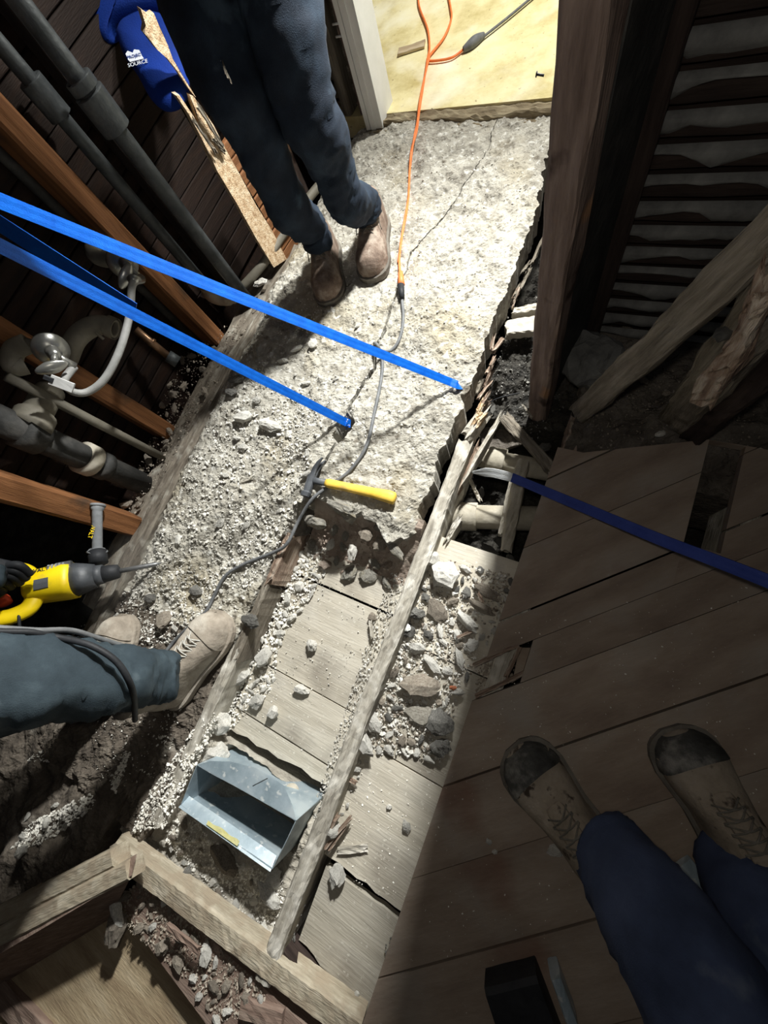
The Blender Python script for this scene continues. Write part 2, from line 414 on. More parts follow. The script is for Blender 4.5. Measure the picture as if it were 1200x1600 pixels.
def scatter(n, poly_px, zf, smin, smax, m, label, group, z=0.0, name='concrete_chunk', cat='rubble', flat=.7, power=1.6, marks=None):
    poly = [P(px, py, z) for px, py in poly_px]
    xs = [p.x for p in poly]; ys = [p.y for p in poly]; c = 0; put = []; tries = 0
    while c < n and tries < 4000:
        tries += 1
        x = random.uniform(min(xs), max(xs)); y = random.uniform(min(ys), max(ys))
        if not inside(x, y, poly): continue
        s = 1.5 * (smin + (smax - smin) * random.random() ** power)
        if any((x - a) ** 2 + (y - b) ** 2 < ((s + t) * .38) ** 2 for a, b, t in put + ZONES): continue
        put.append((x, y, s))
        mm = random.choice(m) if isinstance(m, list) else m
        rel = (s - 1.5 * smin) / (1.5 * (smax - smin)); size = 'tiny' if rel < .12 else 'small' if rel < .45 else 'mid-size' if rel < .8 else 'large'
        lab = size + ' ' + TONE.get(mm.name, 'pale') + ' ' + label
        if marks: lab += ', ' + min(marks, key=lambda q: (P(q[0], q[1], z) - V((x, y, z))).length)[2]
        stone(name, x, y, zf(x, y) + s * .20, s, mm, lab, cat, group,
              asp=(1, random.uniform(.6, 1), flat * random.uniform(.8, 1.1)), rough=s > .022)
        c += 1
def rock(px, py, s, zf, m, label, asp=(1, .8, .6), rz=0, k=3, name='concrete_chunk', lift=.0, zg=0.0, cat='rubble', tilt=.25):
    p = P(px, py, zg); p = P(px, py, zf(p.x, p.y))
    s *= 1.42; ZONES.append((p.x, p.y, s))
    return stone(name, p.x, p.y, zf(p.x, p.y) + s * asp[2] * .30 + lift, s, m, label, cat, None, asp, rz, tilt, k, True)

# ------------------------------------------------------------------ ground heights
def Ztop(x, y):      # top of the old mud bed
    z = .036 + .018 * fbm(x, y, .20, 2) + .0075 * fbm(x, y, .045, 5, .7)
    z = z + .010 * np.maximum(0, fbm(x + 3, y, .022, 3)) 
    return z
SLAB_END = poly_interp([(-.66, .13), (-.6, .13), (-.52, .175), (-.46, .16), (-.40, .15), (-.34, .175), (-.28, .19)])
crack_px = [(768, 205), (765, 230), (748, 262), (725, 290), (706, 322), (682, 350), (664, 372), (641, 392), (636, 420), (622, 452), (611, 490), (599, 520), (586, 542), (583, 575),
            (566, 600), (552, 632), (546, 655), (528, 690), (512, 716), (498, 745), (486, 775), (478, 800)]
cw = [(lambda p: (p.y, p.x))(P(a, b, .036)) for a, b in crack_px]
crackx = poly_interp(cw)
def gap(y):          # crack width: hairline by the door, open at the strap hole
    g = float(np.interp(y, [.1, .2, .335, .345, .36, .43, .445, .52, .7, .9, 1.2, 1.7], [.010, .009, .009, .012, .042, .046, .016, .013, .011, .008, .005, .003]))
    return g * (1 + .6 * float(fbm(y, 3.3, .02, 3)))
jag = lambda y, s, a: a * float(fbm(y, s, .05, 4, .6))
def slabR_right(y): return float(np.interp(y, [.1, .4, .8, 1.0, 1.3, 1.7], [-.293, -.295, -.291, -.289, -.300, -.33])) + jag(y, 7.7, .022)

# ================================================================== THE SETTING
def plain(name, poly, zt, zb, m, parent=None):
    v, f = prism(poly, zt, zb); o = add(name, v, f, m, parent)
    if parent is None: o['kind'] = 'structure'
    return o

# ground under the house, seen through every gap
g = strip('ground', -3.2, 3.6, lambda y: -3.4, lambda y: 3.0, lambda x, y: -.42 + .06 * fbm(x, y, .5, 3) + .02 * fbm(x, y, .06, 3), -.6, M_soil, 110, 120, kind='structure')

# ---- old mud bed: left and right slab, split along the crack
def left_edge(y): return float(np.interp(y, [-.9, -.45, 0, .5, .9, 1.1, 1.7], [-1.20, -1.20, -1.175, -1.16, -1.15, -1.16, -1.16])) + jag(y, 2.2, .012)
def ZL(x, y):        # left slab surface; it breaks down to loose rubble towards the near end
    f = np.clip((.30 - y) / .5, 0, 1)
    z = Ztop(x, y) * (1 - .55 * f) - .018 * f + f * (.012 * fbm(x, y, .028, 4, .65))
    e = np.clip((x + 1.17) / .10, 0, 1)
    z = z - .030 * (1 - e) ** 2
    s = np.clip((-.45 - y) / .35, 0, 1)
    z = z + s * .035 * fbm(x, y, .22, 3)
    return z
def ZR(x, y):
    z = Ztop(x, y)
    e = np.clip((-.30 - x) / .03, 0, 1)
    fr = np.clip((y - .15) / .03, 0, 1)
    return z - .012 * (1 - e) ** 2 - .012 * (1 - fr) ** 2
def zl(x, y): return float(ZL(np.array(x), np.array(y)))
def zr(x, y): return float(ZR(np.array(x), np.array(y)))
def near_right(y): return float(np.interp(y, [-.9, -.6, -.3, 0, .10], [-.70, -.672, -.672, -.672, -.66])) + jag(y, 5.1, .010)
sl = thing('concrete_floor', None, None, (-.6, .6, 0)); sl['kind'] = 'structure'
so = strip('slab', .135, 1.70, left_edge, lambda y: crackx(y) - gap(y) / 2 + jag(y, 9.3, .006), ZL, -.10, M_conc, 120, 370, sl)
so2 = strip('slab', -.34, .135, left_edge, near_right, ZL, -.12, M_conc, 120, 150, sl)
so4 = strip('dirt', -.86, -.34, left_edge, near_right, ZL, -.12, M_dirt, 120, 130, sl)
so3 = strip('slab', .16, 1.70, lambda y: crackx(y) + gap(y) / 2 + jag(y, 9.3, .006), slabR_right, ZR, -.075, M_conc, 110, 370, sl,
            front=lambda X: np.interp(X, [-.62, -.575, -.535, -.495, -.45, -.41, -.36, -.31, -.29], [.150, .178, .168, .128, .170, .150, .118, .132, .16]) + .022 * fbm(X, 7.1, .03, 3))

# broken end of the bed in the joist bay: crumbly reddish face running down to the boards
def ZF(x, y):
    t = np.clip((y - .015) / .16, 0, 1)
    z = -.082 + .098 * t ** 1.5 + .010 * fbm(x, y, .04, 4, .6) * (1.2 - t)
    return z + .012 * np.maximum(0, fbm(x + 5, y, .05, 3))
zf_ = lambda x, y: float(ZF(np.array(x), np.array(y)))
strip('slab_break', .0, .20, lambda y: -.625 + jag(y, 1.1, .01), lambda y: -.272, ZF, -.10, M_red, 90, 60, sl)

# ---- short boards in the joist bays, laid across, recessed below the joist tops
fl = thing('floor', None, None, (.5, 0, 0)); fl['kind'] = 'structure'
def bayboard(y0, y1, x0, x1, zt, rag0=0, rag1=0, m=M_grey_board, yl=0, yr=0):
    pts = []; k = 10
    for i in range(k + 1):
        x = x0 + (x1 - x0) * i / k; pts.append((x, y0 + yl * (1 - i / k) + yr * i / k + (rag0 * float(fbm(x, 4.4, .05, 3)) if rag0 else 0)))
    for i in range(k, -1, -1):
        x = x0 + (x1 - x0) * i / k; pts.append((x, y1 + (rag1 * float(fbm(x, 8.4, .05, 3)) if rag1 else 0)))
    v, f = prism(pts, zt, zt - .02); return add('board', v, f, m, fl)
yb = [P(500, 917, -.08).y, P(540, 1105, -.08).y - .003, P(500, 1185, -.08).y]
yn = [P(550, 936, -.08).y, P(490, 1080, -.08).y, P(450, 1157, -.08).y]
bayboard(yn[0] + .006, .16, -.635, -.262, -.08)
bayboard(yn[1] + .0025, yn[0] - .0015, -.635, -.262, -.082)
bayboard(yn[2] + .003, yn[1] - .0015, -.635, -.262, -.079)
bayboard(-.545, yn[2] - .002, -.635, -.262, -.081, rag0=.022, yr=.02)
# right bay (joist to diagonal floor), z just under the joist tops
yr_ = [P(630, 1195, -.05).y, P(555, 1380, -.05).y, P(650, 1010, -.05).y]
bayboard(yr_[2] + .002, .185, -.235, .012, -.048)
bayboard(yr_[0] + .002, yr_[2] - .002, -.235, .012, -.050)
bayboard(yr_[1] + .012, yr_[0] - .002, -.235, .012, -.047, rag0=.012)
bayboard(-.86, yr_[1] - .008, -.215, .006, -.052, rag1=.008, rag0=.02, yl=.03)

# ---- diagonal subfloor planks (45 degrees), clipped to the room
NX, NY = -math.sin(math.radians(43.5)), math.cos(math.radians(43.5))      # normal of the plank run
holes = []
c0 = V((-.022, -.364)).dot(V((NX, NY)))
WP = .138
def region_clip(poly):
    return poly
def edge_x(y): return -.022 if y < -.05 else -.010
for k in range(-8, 9):
    a = c0 + k * WP; b = a + WP
    wide = .0022 if k % 2 == 0 else .0007
    wt = .0022 if (k + 1) % 2 == 0 else .0007
    base = [(-.03, -1.6), (1.9, -1.6), (1.9, .63), (.30, .60), (.05, .50), (-.012, .50)]
    p = clip(base, NX, NY, b - wt); p = clip(p, -NX, -NY, -(a + wide))
    if len(p) < 3: continue
    # openings: a small rotted hole by the rubble and a dark vent slot at the right
    pieces = [p]
    if k == 1:                                     # plank cut back at the small hole
        hx0, hx1 = P(742, 1080).x, P(800, 1060).x
        ht = P(778, 1022).dot(V((NX, NY, 0)))
        pieces = [q for q in (clip(p, -NX, -NY, -(ht + .001)), clip(clip(p, NX, NY, ht), -1, 0, -P(818, 1050).x)) if len(q) > 2]
    out = []
    for q in pieces:
        sx0, sx1, sy0, sy1 = .302, .372, .335, .60
        q1 = clip(q, 1, 0, sx0); q2 = clip(q, -1, 0, -sx1); mid = clip(clip(q, -1, 0, -sx0), 1, 0, sx1)
        q3 = clip(mid, 0, 1, sy0) if len(mid) > 2 else []; q4 = clip(mid, 0, -1, -sy1) if len(mid) > 2 else []
        touched = len(mid) > 2 and len(clip(clip(mid, 0, -1, -sy0), 0, 1, sy1)) > 2
        out += [x for x in ((q1, q2, q3, q4) if touched else (q,)) if len(x) > 2]
    for q in out:
        dz = random.uniform(-.0008, .0008)
        vs, fs = prism(q, dz, -.021)
        me_c = V((sum(v[0] for v in vs) / len(vs), sum(v[1] for v in vs) / len(vs), -.01))
        wm = Matrix.Translation(me_c) @ Matrix.Rotation(math.radians(43.5), 4, 'Z'); wi = wm.inverted()
        add('plank', [wi @ V(v) for v in vs], fs, M_plank, fl, world=wm)
# joists
def joist(name, x, y0, y1, wd, m, zt=0, spl=(0, 0), h=.17, seg=26, jit=.003, x2=None, lab=None):
    return beam(name, (x, y0, zt), (x if x2 is None else x2, y1, zt), wd, h, m, jt, seg=seg, jit=jit, spl=spl, nw=4)
jt = thing('floor_framing', None, None, (0, 0, -.1)); jt['kind'] = 'structure'
tag(joist('joist', -.249, -.90, .47, .040, M_joist, zt=.004, spl=(.004, .03), seg=90, jit=.0016), 'dust-covered old joist running through the opening')
tag(joist('joist', -.652, -.14, .06, .026, M_rot, zt=.010, spl=(.04, .05), seg=12, jit=.0030), 'rotten reddish joist beside the broken slab')
tag(joist('joist', -.655, -.36, -.10, .026, M_greyw, zt=.006, spl=(.02, .04), seg=14, jit=.0022), 'brownish middle stretch of the rotten joist')
tag(joist('joist', -.665, -.80, -.30, .034, M_joist, zt=.006, spl=(.005, .03), seg=26, jit=.0018, x2=-.662), 'grey joist top near the sheet metal duct')
joist('joist', .02, -1.5, .12, .04, M_joist, zt=-.024)
joist('joist', .42, -1.5, .62, .04, M_joist, zt=-.024)
joist('joist', .82, -1.5, .62, .04, M_joist, zt=-.024)
# splintered upper end of the exposed joist: pale slivers leaning over the hole
sp = P(735, 720, -.01)
for i, (a, b, wd, h, mm) in enumerate([((-.257, .46, .0), (-.225, .585, .004), .032, .05, M_joist), ((-.222, .33, -.02), (-.180, .60, -.01), .011, .04, M_joist), ((-.262, .50, -.01), (-.235, .665, -.03), .014, .05, M_rot),
                                   ((-.243, .50, .01), (-.222, .575, .018), .018, .02, M_splint), ((-.235, .30, -.045), (-.212, .50, -.03), .012, .05, M_rot), ((-.25, .545, .0), (-.236, .60, .012), .014, .02, M_splint),
                                   ((-.216, .155, -.04), (-.196, .27, -.03), .014, .06, M_joist)]):
    beam('splinter', a, b, wd, h, mm, jt, seg=8, jit=.003, spl=(.03, .06))
# side plate along the left wall: two worn strips with a groove
pl = thing('trim_1', None, None, (-1.2, .2, 0)); pl['kind'] = 'structure'
beam('plate', (-1.195, -.52, -.004), (-1.185, 1.12, -.002), .022, .06, M_plate, pl, seg=40, jit=.003)
beam('plate', (-1.235, -.55, -.010), (-1.225, 1.15, -.008), .045, .06, M_plate, pl, seg=40, jit=.003)
beam('plate', (-1.32, -.45, -.035), (-1.30, 1.10, -.03), .09, .06, M_plate, pl, seg=40, jit=.003)

# ---- left wall: horizontal sheathing boards, studs, floor of the stud bays
wl = thing('wall_left', None, None, (-1.47, .3, 0)); wl['kind'] = 'structure'
z = -.05
while z < 1.55:
    for (ya, yb_) in ((-.17, .63), (.64, 1.75)):
        hh = .054
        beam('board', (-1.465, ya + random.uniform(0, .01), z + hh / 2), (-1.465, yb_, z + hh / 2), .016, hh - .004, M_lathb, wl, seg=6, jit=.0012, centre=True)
    z += .0545
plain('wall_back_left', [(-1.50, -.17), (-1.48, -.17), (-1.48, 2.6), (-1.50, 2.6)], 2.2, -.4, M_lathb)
def stud(x, y, wd, dp, z0=-.03, z1=1.55, m=M_stud, parent=None, lean=(0, 0), name='stud', **k):
    # wide face looks along +x; wd along y, dp along x
    return beam(name, (x, y, z0), (x + lean[0], y + lean[1], z1), wd, dp, m, parent, up=V((1, 0, 0)), seg=k.pop('seg', 12), jit=k.pop('jit', .0015), **k)
for (x, y, wd) in ((-1.345, .665, .060), (-1.345, .235, .060), (-1.27, -.135, .075)):
    stud(x, y, wd, .09, parent=wl, z0=-.03)
stud(-1.30, 1.43, .05, .09, parent=wl, m=M_post)
stud(-1.40, .90, .03, .05, parent=wl, m=M_darkw, z0=.0)
# ---- front wall left of the doorway, with broken lath and rubbish in its bays
wf = thing('wall_front', None, None, (-1.2, 1.75, 0)); wf['kind'] = 'structure'
add('backing', *prism([(-1.5, 1.84), (-1.06, 1.84), (-1.06, 1.86), (-1.5, 1.86)], 2.2, -.1), M_darkw, wf)
for (x, z1, mm) in ((-1.36, 1.6, M_post), (-1.20, 1.6, M_greyw), (-1.115, 1.6, M_post)):
    beam('stud', (x, 1.74, -.05), (x + random.uniform(-.01, .01), 1.74, z1), .045, .09, mm, wf, up=V((0, -1, 0)), seg=14, jit=.003)
for z in np.arange(.0, 1.2, .052):
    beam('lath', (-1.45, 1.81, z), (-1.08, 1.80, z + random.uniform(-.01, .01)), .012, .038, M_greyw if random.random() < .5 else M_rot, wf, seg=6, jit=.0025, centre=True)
# right of the doorway and beyond, the lath wall's line
wr = thing('wall_right', None, None, (.5, .9, 0)); wr['kind'] = 'structure'
z = -.02; row = 0
while z < 1.02:
    zc = z + .018
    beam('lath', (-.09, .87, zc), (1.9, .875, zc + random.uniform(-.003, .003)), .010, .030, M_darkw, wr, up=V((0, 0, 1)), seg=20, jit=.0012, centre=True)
    # plaster squeezed between the laths, hanging in an uneven lip
    n = 60; vs = []; fs = []
    x0 = -.075 + random.uniform(0, .02); x1 = 1.5
    for i in range(n + 1):
        x = x0 + (x1 - x0) * i / n
        drop = .005 + .022 * max(0.0, .30 + 1.9 * float(fbm(x, row * 3.7, .13, 4, .65)))
        drop *= min(1, i / 2 + .2)
        lip = .864 - .008 - .004 * float(fbm(x, row, .05, 2))
        vs += [(x, .868, z + .040), (x, lip, z + .036), (x, lip - .002, z + .036 - drop * .6), (x, .8655, z + .034 - drop)]
    for i in range(n):
        b = i * 4
        for j in range(3): fs.append((b + j, b + j + 1, b + 5 + j, b + 4 + j))
    add('plaster_key', vs, fs, M_plaster, wr, smooth=True)
    z += .0472; row += 1
add('backing', *prism([(-.1, .882), (1.9, .882), (1.9, .90), (-.1, .90)], 2.2, -.4), M_darkw, wr)
tag(beam('post', (-.098, .625, -.12), (-.132, .60, 1.9), .055, .05, M_post, wr, up=V((-.25, -1, 0)), seg=40, jit=.0025), 'weathered corner post with flaking stain')
beam('stud', (-.045, .84, .0), (-.065, .80, 1.9), .085, .045, M_darkw, wr, up=V((0, -1, 0)), seg=20, jit=.0015)
add('panel', *prism([(-.098, .655), (-.07, .655), (-.03, .86), (-.058, .86)], 1.9, -.05), M_iron, wr)
# threshold and the room through the doorway
dr = thing('door_1', None, None, (-.6, 1.75, 0)); dr['kind'] = 'structure'
beam('threshold', (-1.07, 1.715, .048), (-.02, 1.70, .046), .055, .05, M_sill, dr, seg=50, jit=.004)
beam('threshold', (-1.07, 1.675, .030), (-.02, 1.66, .026), .030, .05, M_sill, dr, seg=50, jit=.004)
plain('floor_doorway', [(-1.6, 1.735), (1.2, 1.72), (1.2, 3.5), (-1.6, 3.5)], .052, -.02, M_vinyl)
# white jamb: flat board with two raised beads
jx = -1.03
for (x, y, wx, wy) in ((jx + .004, 1.74, .030, .120), (jx - .022, 1.70, .022, .05), (jx - .045, 1.695, .018, .04), (jx - .033, 1.70, .008, .034)):
    v, f = prism([(x - wx / 2, y - wy / 2), (x + wx / 2, y - wy / 2), (x + wx / 2, y + wy / 2), (x - wx / 2, y + wy / 2)], 2.0, .035)
    add('jamb', v, f, M_trim, dr)
for z in (.30, .33): 
    addtube('hinge_screw', [(jx - .056, 1.69, z), (jx - .085, 1.688, z + .001)], .003, M_trim, dr, seg=6)
add('jamb', *prism([(.02, 1.68), (.05, 1.68), (.05, 1.80), (.02, 1.80)], 2.0, .035), M_trim, dr)
add('header', *prism([(-1.05, 1.70), (.05, 1.70), (.05, 1.80), (-1.05, 1.80)], 2.25, 2.0), M_trim, dr)
# far walls that close the rooms (never in view, they keep the light in)
plain('wall_doorway_room', [(-1.6, 3.5), (1.2, 3.5), (1.2, 3.52), (-1.6, 3.52)], 2.3, -.1, M_plaster)
plain('wall_far_left', [(-3.2, -2.6), (-3.18, -2.6), (-3.18, 2.6), (-3.2, 2.6)], 2.3, -.4, M_lathb)
plain('wall_near', [(-3.2, -2.62), (2.4, -2.62), (2.4, -2.60), (-3.2, -2.60)], 2.3, -.4, M_lathb)

# ---- bottom left: lower rubble bed, long sill board, doubled two-by-four, plywood
def ZB(x, y):
    pit = np.clip(1 - np.maximum(np.abs(x + .45) - .14, np.abs(y + .63) - .045) / .012, 0, 1)
    pit = np.maximum(pit, np.clip((y + .575) / .02, 0, 1))
    return -.045 - .30 * pit + .030 * fbm(x, y, .12, 3) + .014 * fbm(x, y, .028, 4, .6)
zb_ = lambda x, y: float(ZB(np.array(x), np.array(y)))
rb = strip('ground_rubble', -.905, -.54, lambda y: -.98, lambda y: -.245 + jag(y, 4, .01), ZB, -.2, M_dust, 130, 100, kind='structure')
_pa, _pb = P(210, 1400, -.06), P(-80, 1560, -.06)
def ZS(x, y):
    sd_ = (_pb.x - _pa.x) * (y - _pa.y) - (_pb.y - _pa.y) * (x - _pa.x)
    drop_ = np.clip((sd_ / (_pb - _pa).length + .04) / .03, 0, 1)
    return -.03 - .25 * drop_ + .10 * fbm(x, y, .33, 3) + .02 * fbm(x, y, .05, 4)
zs_ = lambda x, y: float(ZS(np.array(x), np.array(y)))
strip('ground_mound', -1.6, -.80, lambda y: -1.48, lambda y: -.80, ZS, -.3, M_dirt, 120, 110, kind='structure')

# ================================================================== PIPES on the left wall
def vpipe(name, x, y, r, z0, z1, m, label, lean=(0, 0), cat='pipe', fits=(), seg=18, group=None):
    t = thing(name, label, cat, (x, y, z0), group)
    addtube('pipe_run', [(x, y, z0), (x + lean[0], y + lean[1], z1)], r, m, t, seg=seg)
    for (zc, hh, rr) in fits:
        f = (zc - z0) / (z1 - z0); cx, cy = x + lean[0] * f, y + lean[1] * f
        addtube('coupling', [(cx, cy, zc - hh / 2), (cx, cy, zc - hh * .42), (cx, cy, zc + hh * .42), (cx, cy, zc + hh / 2)], lambda t_, rr=rr: rr * (1 if .1 < t_ < .9 else .88), m, t, seg=seg, n=4)
    return t
vpipe('steel_pipe', -1.292, .845, .0235, -.02, 1.3, M_pipe, 'tall grey steel pipe nearest the slab with a heavy threaded coupling high up', fits=((.60, .075, .040), (.655, .02, .036)))
p2 = vpipe('steel_pipe', -1.395, .80, .020, .07, 1.3, M_pipe, 'darker steel riser just left of the tall pipe, ending in a dusty elbow', fits=((.66, .07, .032),))
add('elbow', *tube([(-1.395, .80, .10), (-1.395, .80, .055), (-1.375, .815, .028), (-1.33, .83, .022)], lambda t: .032 if .15 < t < .85 else .027, seg=14), M_clay, p2, smooth=True)
t = thing('conduit', 'grey conduit lying along the foot of the left wall from elbow to doorway', 'pipe', (-1.27, 1.0, .03))
addtube('tube', [(-1.345, .83, .022), (-1.30, .87, .03), (-1.235, .96, .05), (-1.20, 1.10, .06), (-1.17, 1.30, .055), (-1.13, 1.45, .05)], .016, M_pvc, t, seg=12)
vpipe('steel_pipe', -1.43, .62, .014, .0, 1.3, M_iron, 'thin black pipe running up behind the upper brown stud', fits=())
vpipe('plastic_pipe', -1.325, .135, .014, -.03, .47, M_pvc, 'thin dusty upright pipe turning into the lower stop valve', fits=())
# supply elbow and stub at its top, reaching the lower valve
q = thing('pipe_elbow', 'grey dusty elbow at the far left feeding the lower stop valve', 'pipe', (-1.32, .17, .47))
a0 = PX(40, 570, -1.32); a1 = PX(20, 560, -1.33); a2 = PX(30, 535, -1.31); a3 = PX(80, 545, -1.27)
addtube('elbow', [a0, PX(20, 572, -1.33), PX(22, 548, -1.33), PX(45, 536, -1.31)], .024, M_pvc, q, seg=14)
addtube('stub', [PX(40, 537, -1.31), a3], .015, M_pvc, q, seg=12)
q = thing('pipe_elbow', 'grey elbow behind the upper stop valve under the blue strap', 'pipe', PX(150, 390, -1.37))
addtube('elbow', [PX(158, 372, -1.42), PX(146, 385, -1.39), PX(152, 402, -1.36), PX(185, 408, -1.30)], .021, M_pvc, q, seg=14)

def basis_from(z, x):
    z = V(z).normalized(); x = V(x); x = (x - z * x.dot(z)).normalized(); y = z.cross(x)
    return Matrix(((x.x, y.x, z.x, 0), (x.y, y.y, z.y, 0), (x.z, y.z, z.z, 0), (0, 0, 0, 1)))
def lathe(prof, seg=24):
    vs = []; fs = []; n = len(prof)
    for k in range(seg):
        g = 2 * math.pi * k / seg
        for r, z in prof: vs.append(V((r * math.cos(g), r * math.sin(g), z)))
    for k in range(seg):
        for j in range(n - 1): fs.append([k * n + j, ((k + 1) % seg) * n + j, ((k + 1) % seg) * n + j + 1, k * n + j + 1])
    return vs, fs
def valve(px, py, X, label, rz):
    c = PX(px, py, X); zdir = V((1, -.35, .15)); wm = Matrix.Translation(c) @ basis_from(zdir, (0, 0, -1))
    t = thing('stop_valve', label, 'valve', world=wm)
    def a(name, vf, m, smooth=True): return add(name, vf[0], vf[1], m, t, world=wm, smooth=smooth)
    a('escutcheon', lathe([(.0, .012), (.012, .012), (.020, .009), (.040, .0), (.041, -.004), (0, -.004)], 28), M_chrome)
    a('body', lathe([(0, .055), (.012, .055), (.013, .04), (.017, .036), (.017, .02), (.012, .015), (.012, 0), (0, 0)], 16), M_chrome)
    v, f = tube([(0, 0, .034), (.03, 0, .034), (.048, 0, .034)], lambda s: .009 if s < .6 else .012, seg=12, smooth=False); a('outlet', (v, f), M_chrome)
    bm = bmesh.new(); bmesh.ops.create_icosphere(bm, subdivisions=3, radius=1)
    for vv in bm.verts:
        vv.co = V((vv.co.x * .016, vv.co.y * .034 * (1 + .1 * math.cos(vv.co.y * 6)), vv.co.z * .008 * (1 - .35 * abs(vv.co.y) ** 3)))
    hv = bm_vf(bm); rot = Matrix.Rotation(rz, 4, 'Z'); hv = ([rot @ q_ + V((.006, -.028, .066)) for q_ in hv[0]], hv[1])
    a('handle', hv, M_chrome)
    v, f = tube([(0, 0, .05), (.003, -.015, .062)], .008, seg=10, smooth=False); a('stem', (v, f), M_chrome)
    return t, wm
v1, w1 = valve(192, 410, -1.27, 'upper chrome stop valve with oval handle just below the top blue strap', .3)
v2, w2 = valve(80, 546, -1.25, 'lower chrome stop valve with oval handle and clear tag at far left', -.5)
o1 = w1 @ V((.048, 0, .034)); o2 = w2 @ V((.048, 0, .034))
t = thing('supply_hose', 'grey flexible supply hose looping between the two stop valves', 'hose', o1)
addtube('hose', [o1, PX(207, 445, -1.19), PX(203, 490, -1.16), PX(188, 545, -1.15), PX(165, 590, -1.16), PX(138, 612, -1.18), PX(114, 612, -1.19), PX(100, 596, -1.20), o2], .0095, M_hose, t, seg=12)
addtube('ferrule', [o1 + V((0, 0, .004)), PX(206, 437, -1.195)], .0125, M_chrome, t, seg=12)
tg = PX(97, 600, -1.165)
tw = Matrix.Translation(tg) @ basis_from(V((.75, -.25, .6)), (-.1, .25, -1))
t = thing('hang_tag', 'clear grey rectangular tag hanging under the lower stop valve', 'tag', world=tw)
v, f = beam_vf(.048, .026, .010, seg=3, jit=.0004, centre=True); add('card', [q_ - V((.024, 0, 0)) for q_ in v], f, M_tag, t, world=tw)
v, f = beam_vf(.020, .012, .016, seg=2, jit=.0003, centre=True); add('clip', [q_ + V((-.036, 0, 0)) for q_ in v], f, M_black, t, world=tw)
# open drain elbow
t = thing('drain_elbow', 'beige curved drain elbow with an open black mouth', 'pipe', PX(150, 515, -1.33))
pts = [PX(105, 560, -1.36), PX(118, 530, -1.34), PX(140, 512, -1.32), PX(162, 508, -1.30), PX(180, 514, -1.275)]
vo, fo = tube(pts, .0265, seg=18, caps=False); vi, fi = tube(pts, .020, seg=18, caps=False)
n = len(vo); rim = [[n - 18 + k, n - 18 + (k + 1) % 18, 2 * n - 18 + (k + 1) % 18, 2 * n - 18 + k] for k in range(18)]
add('elbow', vo + vi, fo + [[i + n for i in q_][::-1] for q_ in fi] + rim, M_pvc, t, smooth=True)
add('hub', *tube([PX(168, 509, -1.292), PX(182, 515, -1.272)], .031, seg=18, caps=False), M_pvc, t, smooth=True)
add('cleat', *tube([PX(150, 520, -1.29), PX(162, 530, -1.28)], .004, seg=8), M_pvc, t)
# copper stub near the rubble
t = thing('copper_pipe', 'short copper stub with a bright ring leaning in the stud bay', 'pipe', P(265, 560, .1))
addtube('tube', [PX(212, 515, -1.40), PX(262, 556, -1.36)], .013, M_copper, t, seg=14)
addtube('ring', [PX(236, 534, -1.385), PX(240, 537, -1.38)], .016, M_copper, t, seg=14)
addtube('cap', [PX(262, 556, -1.36), PX(278, 566, -1.34)], .022, M_pipe, t, seg=14)
# big black drain with couplings
A = PX(-40, 640, -1.31); B = P(215, 752, .0)
t = thing('drain_stack', 'large black iron drain pipe with two hub rings low on the left', 'pipe', B)
addtube('pipe_run', [A, B + (B - A) * .05], .040, M_iron, t, seg=24)
dv = (B - A).normalized(); Lg = (B - A).length
for f_, rr, hw, mm in ((.60, .052, .018, M_clay), (.70, .047, .016, M_iron), (.25, .05, .03, M_iron)):
    c = A + (B - A) * f_
    addtube('hub_ring', [c - dv * hw, c + dv * hw], rr, mm, t, seg=24, smooth=False)
t = thing('drain_branch', 'dusty beige branch fitting above the black drain pipe', 'pipe', PX(60, 640, -1.33))
addtube('branch', [PX(78, 612, -1.38), PX(64, 634, -1.34), PX(46, 668, -1.30)], lambda s: .036 + .012 * (s > .7), M_pvc, t, seg=18)
t = thing('black_pipe', 'thin black pipe crossing under the lowest brown stud', 'pipe', PX(40, 860, -1.3))
addtube('pipe_run', [PX(-40, 742, -1.33), P(168, 806, .0)], .014, M_iron, t, seg=12)

# ================================================================== RIGHT SIDE timbers
def thbeam(name, a, b, wd, ht, m, label, cat, up=V((0, 0, 1)), **k):
    a = V(a); b = V(b); v, f = beam_vf((b - a).length, wd, ht, **k)
    o = add(name, v, f, m, None, world=frame(a, b, up)); return tag(o, label, cat)
a = P(895, 655, -.03); b = PY(1215, 355, .52); b = a + (b - a) * 1.7
thbeam('leaning_board', a, b, .055, .028, M_greyw, 'long grey board leaning diagonally from the hole up to the right', 'board', up=V((-.6, -.8, .3)), seg=40, jit=.003, spl=(.03, .02))
a = P(1045, 668, .0); b = PY(1235, 440, .50); b = a + (b - a) * 1.5
t = thing('broken_stump', 'thick split old timber with a knot leaning behind the grey board', 'timber', a)
beam('timber', a, b, .078, .07, M_greyw, t, up=V((-.4, -.8, .3)), seg=30, jit=.0035, spl=(.0, .06))
c = PY(1130, 520, .49)
v, f = lathe([(0, -.002), (.006, -.001), (.010, .001), (.014, -.001), (.018, -.008)], 16)
v = [V((q_.x * .55 + .002 * math.sin(q_.y * 400), q_.y * .6, q_.z)) for q_ in v]
kw = Matrix.Translation(c + V((-.004, -.010, .004))) @ basis_from(V((-.4, -.8, .3)), (0, 0, 1))
tag(add('knot', v, f, M_iron, t, world=kw, smooth=True), 'dark knot')
beam('split_piece', PY(1090, 640, .50), PY(1215, 420, .465), .035, .02, M_rot, t, up=V((-.4, -.8, .3)), seg=20, jit=.005, spl=(.05, .06))
thbeam('timber', P(1075, 690, -.01), PY(1260, 520, .52), .05, .05, M_darkw, 'dark timber at the right edge behind the split stump', 'timber', up=V((-.4, -.8, .3)), seg=20, jit=.003)
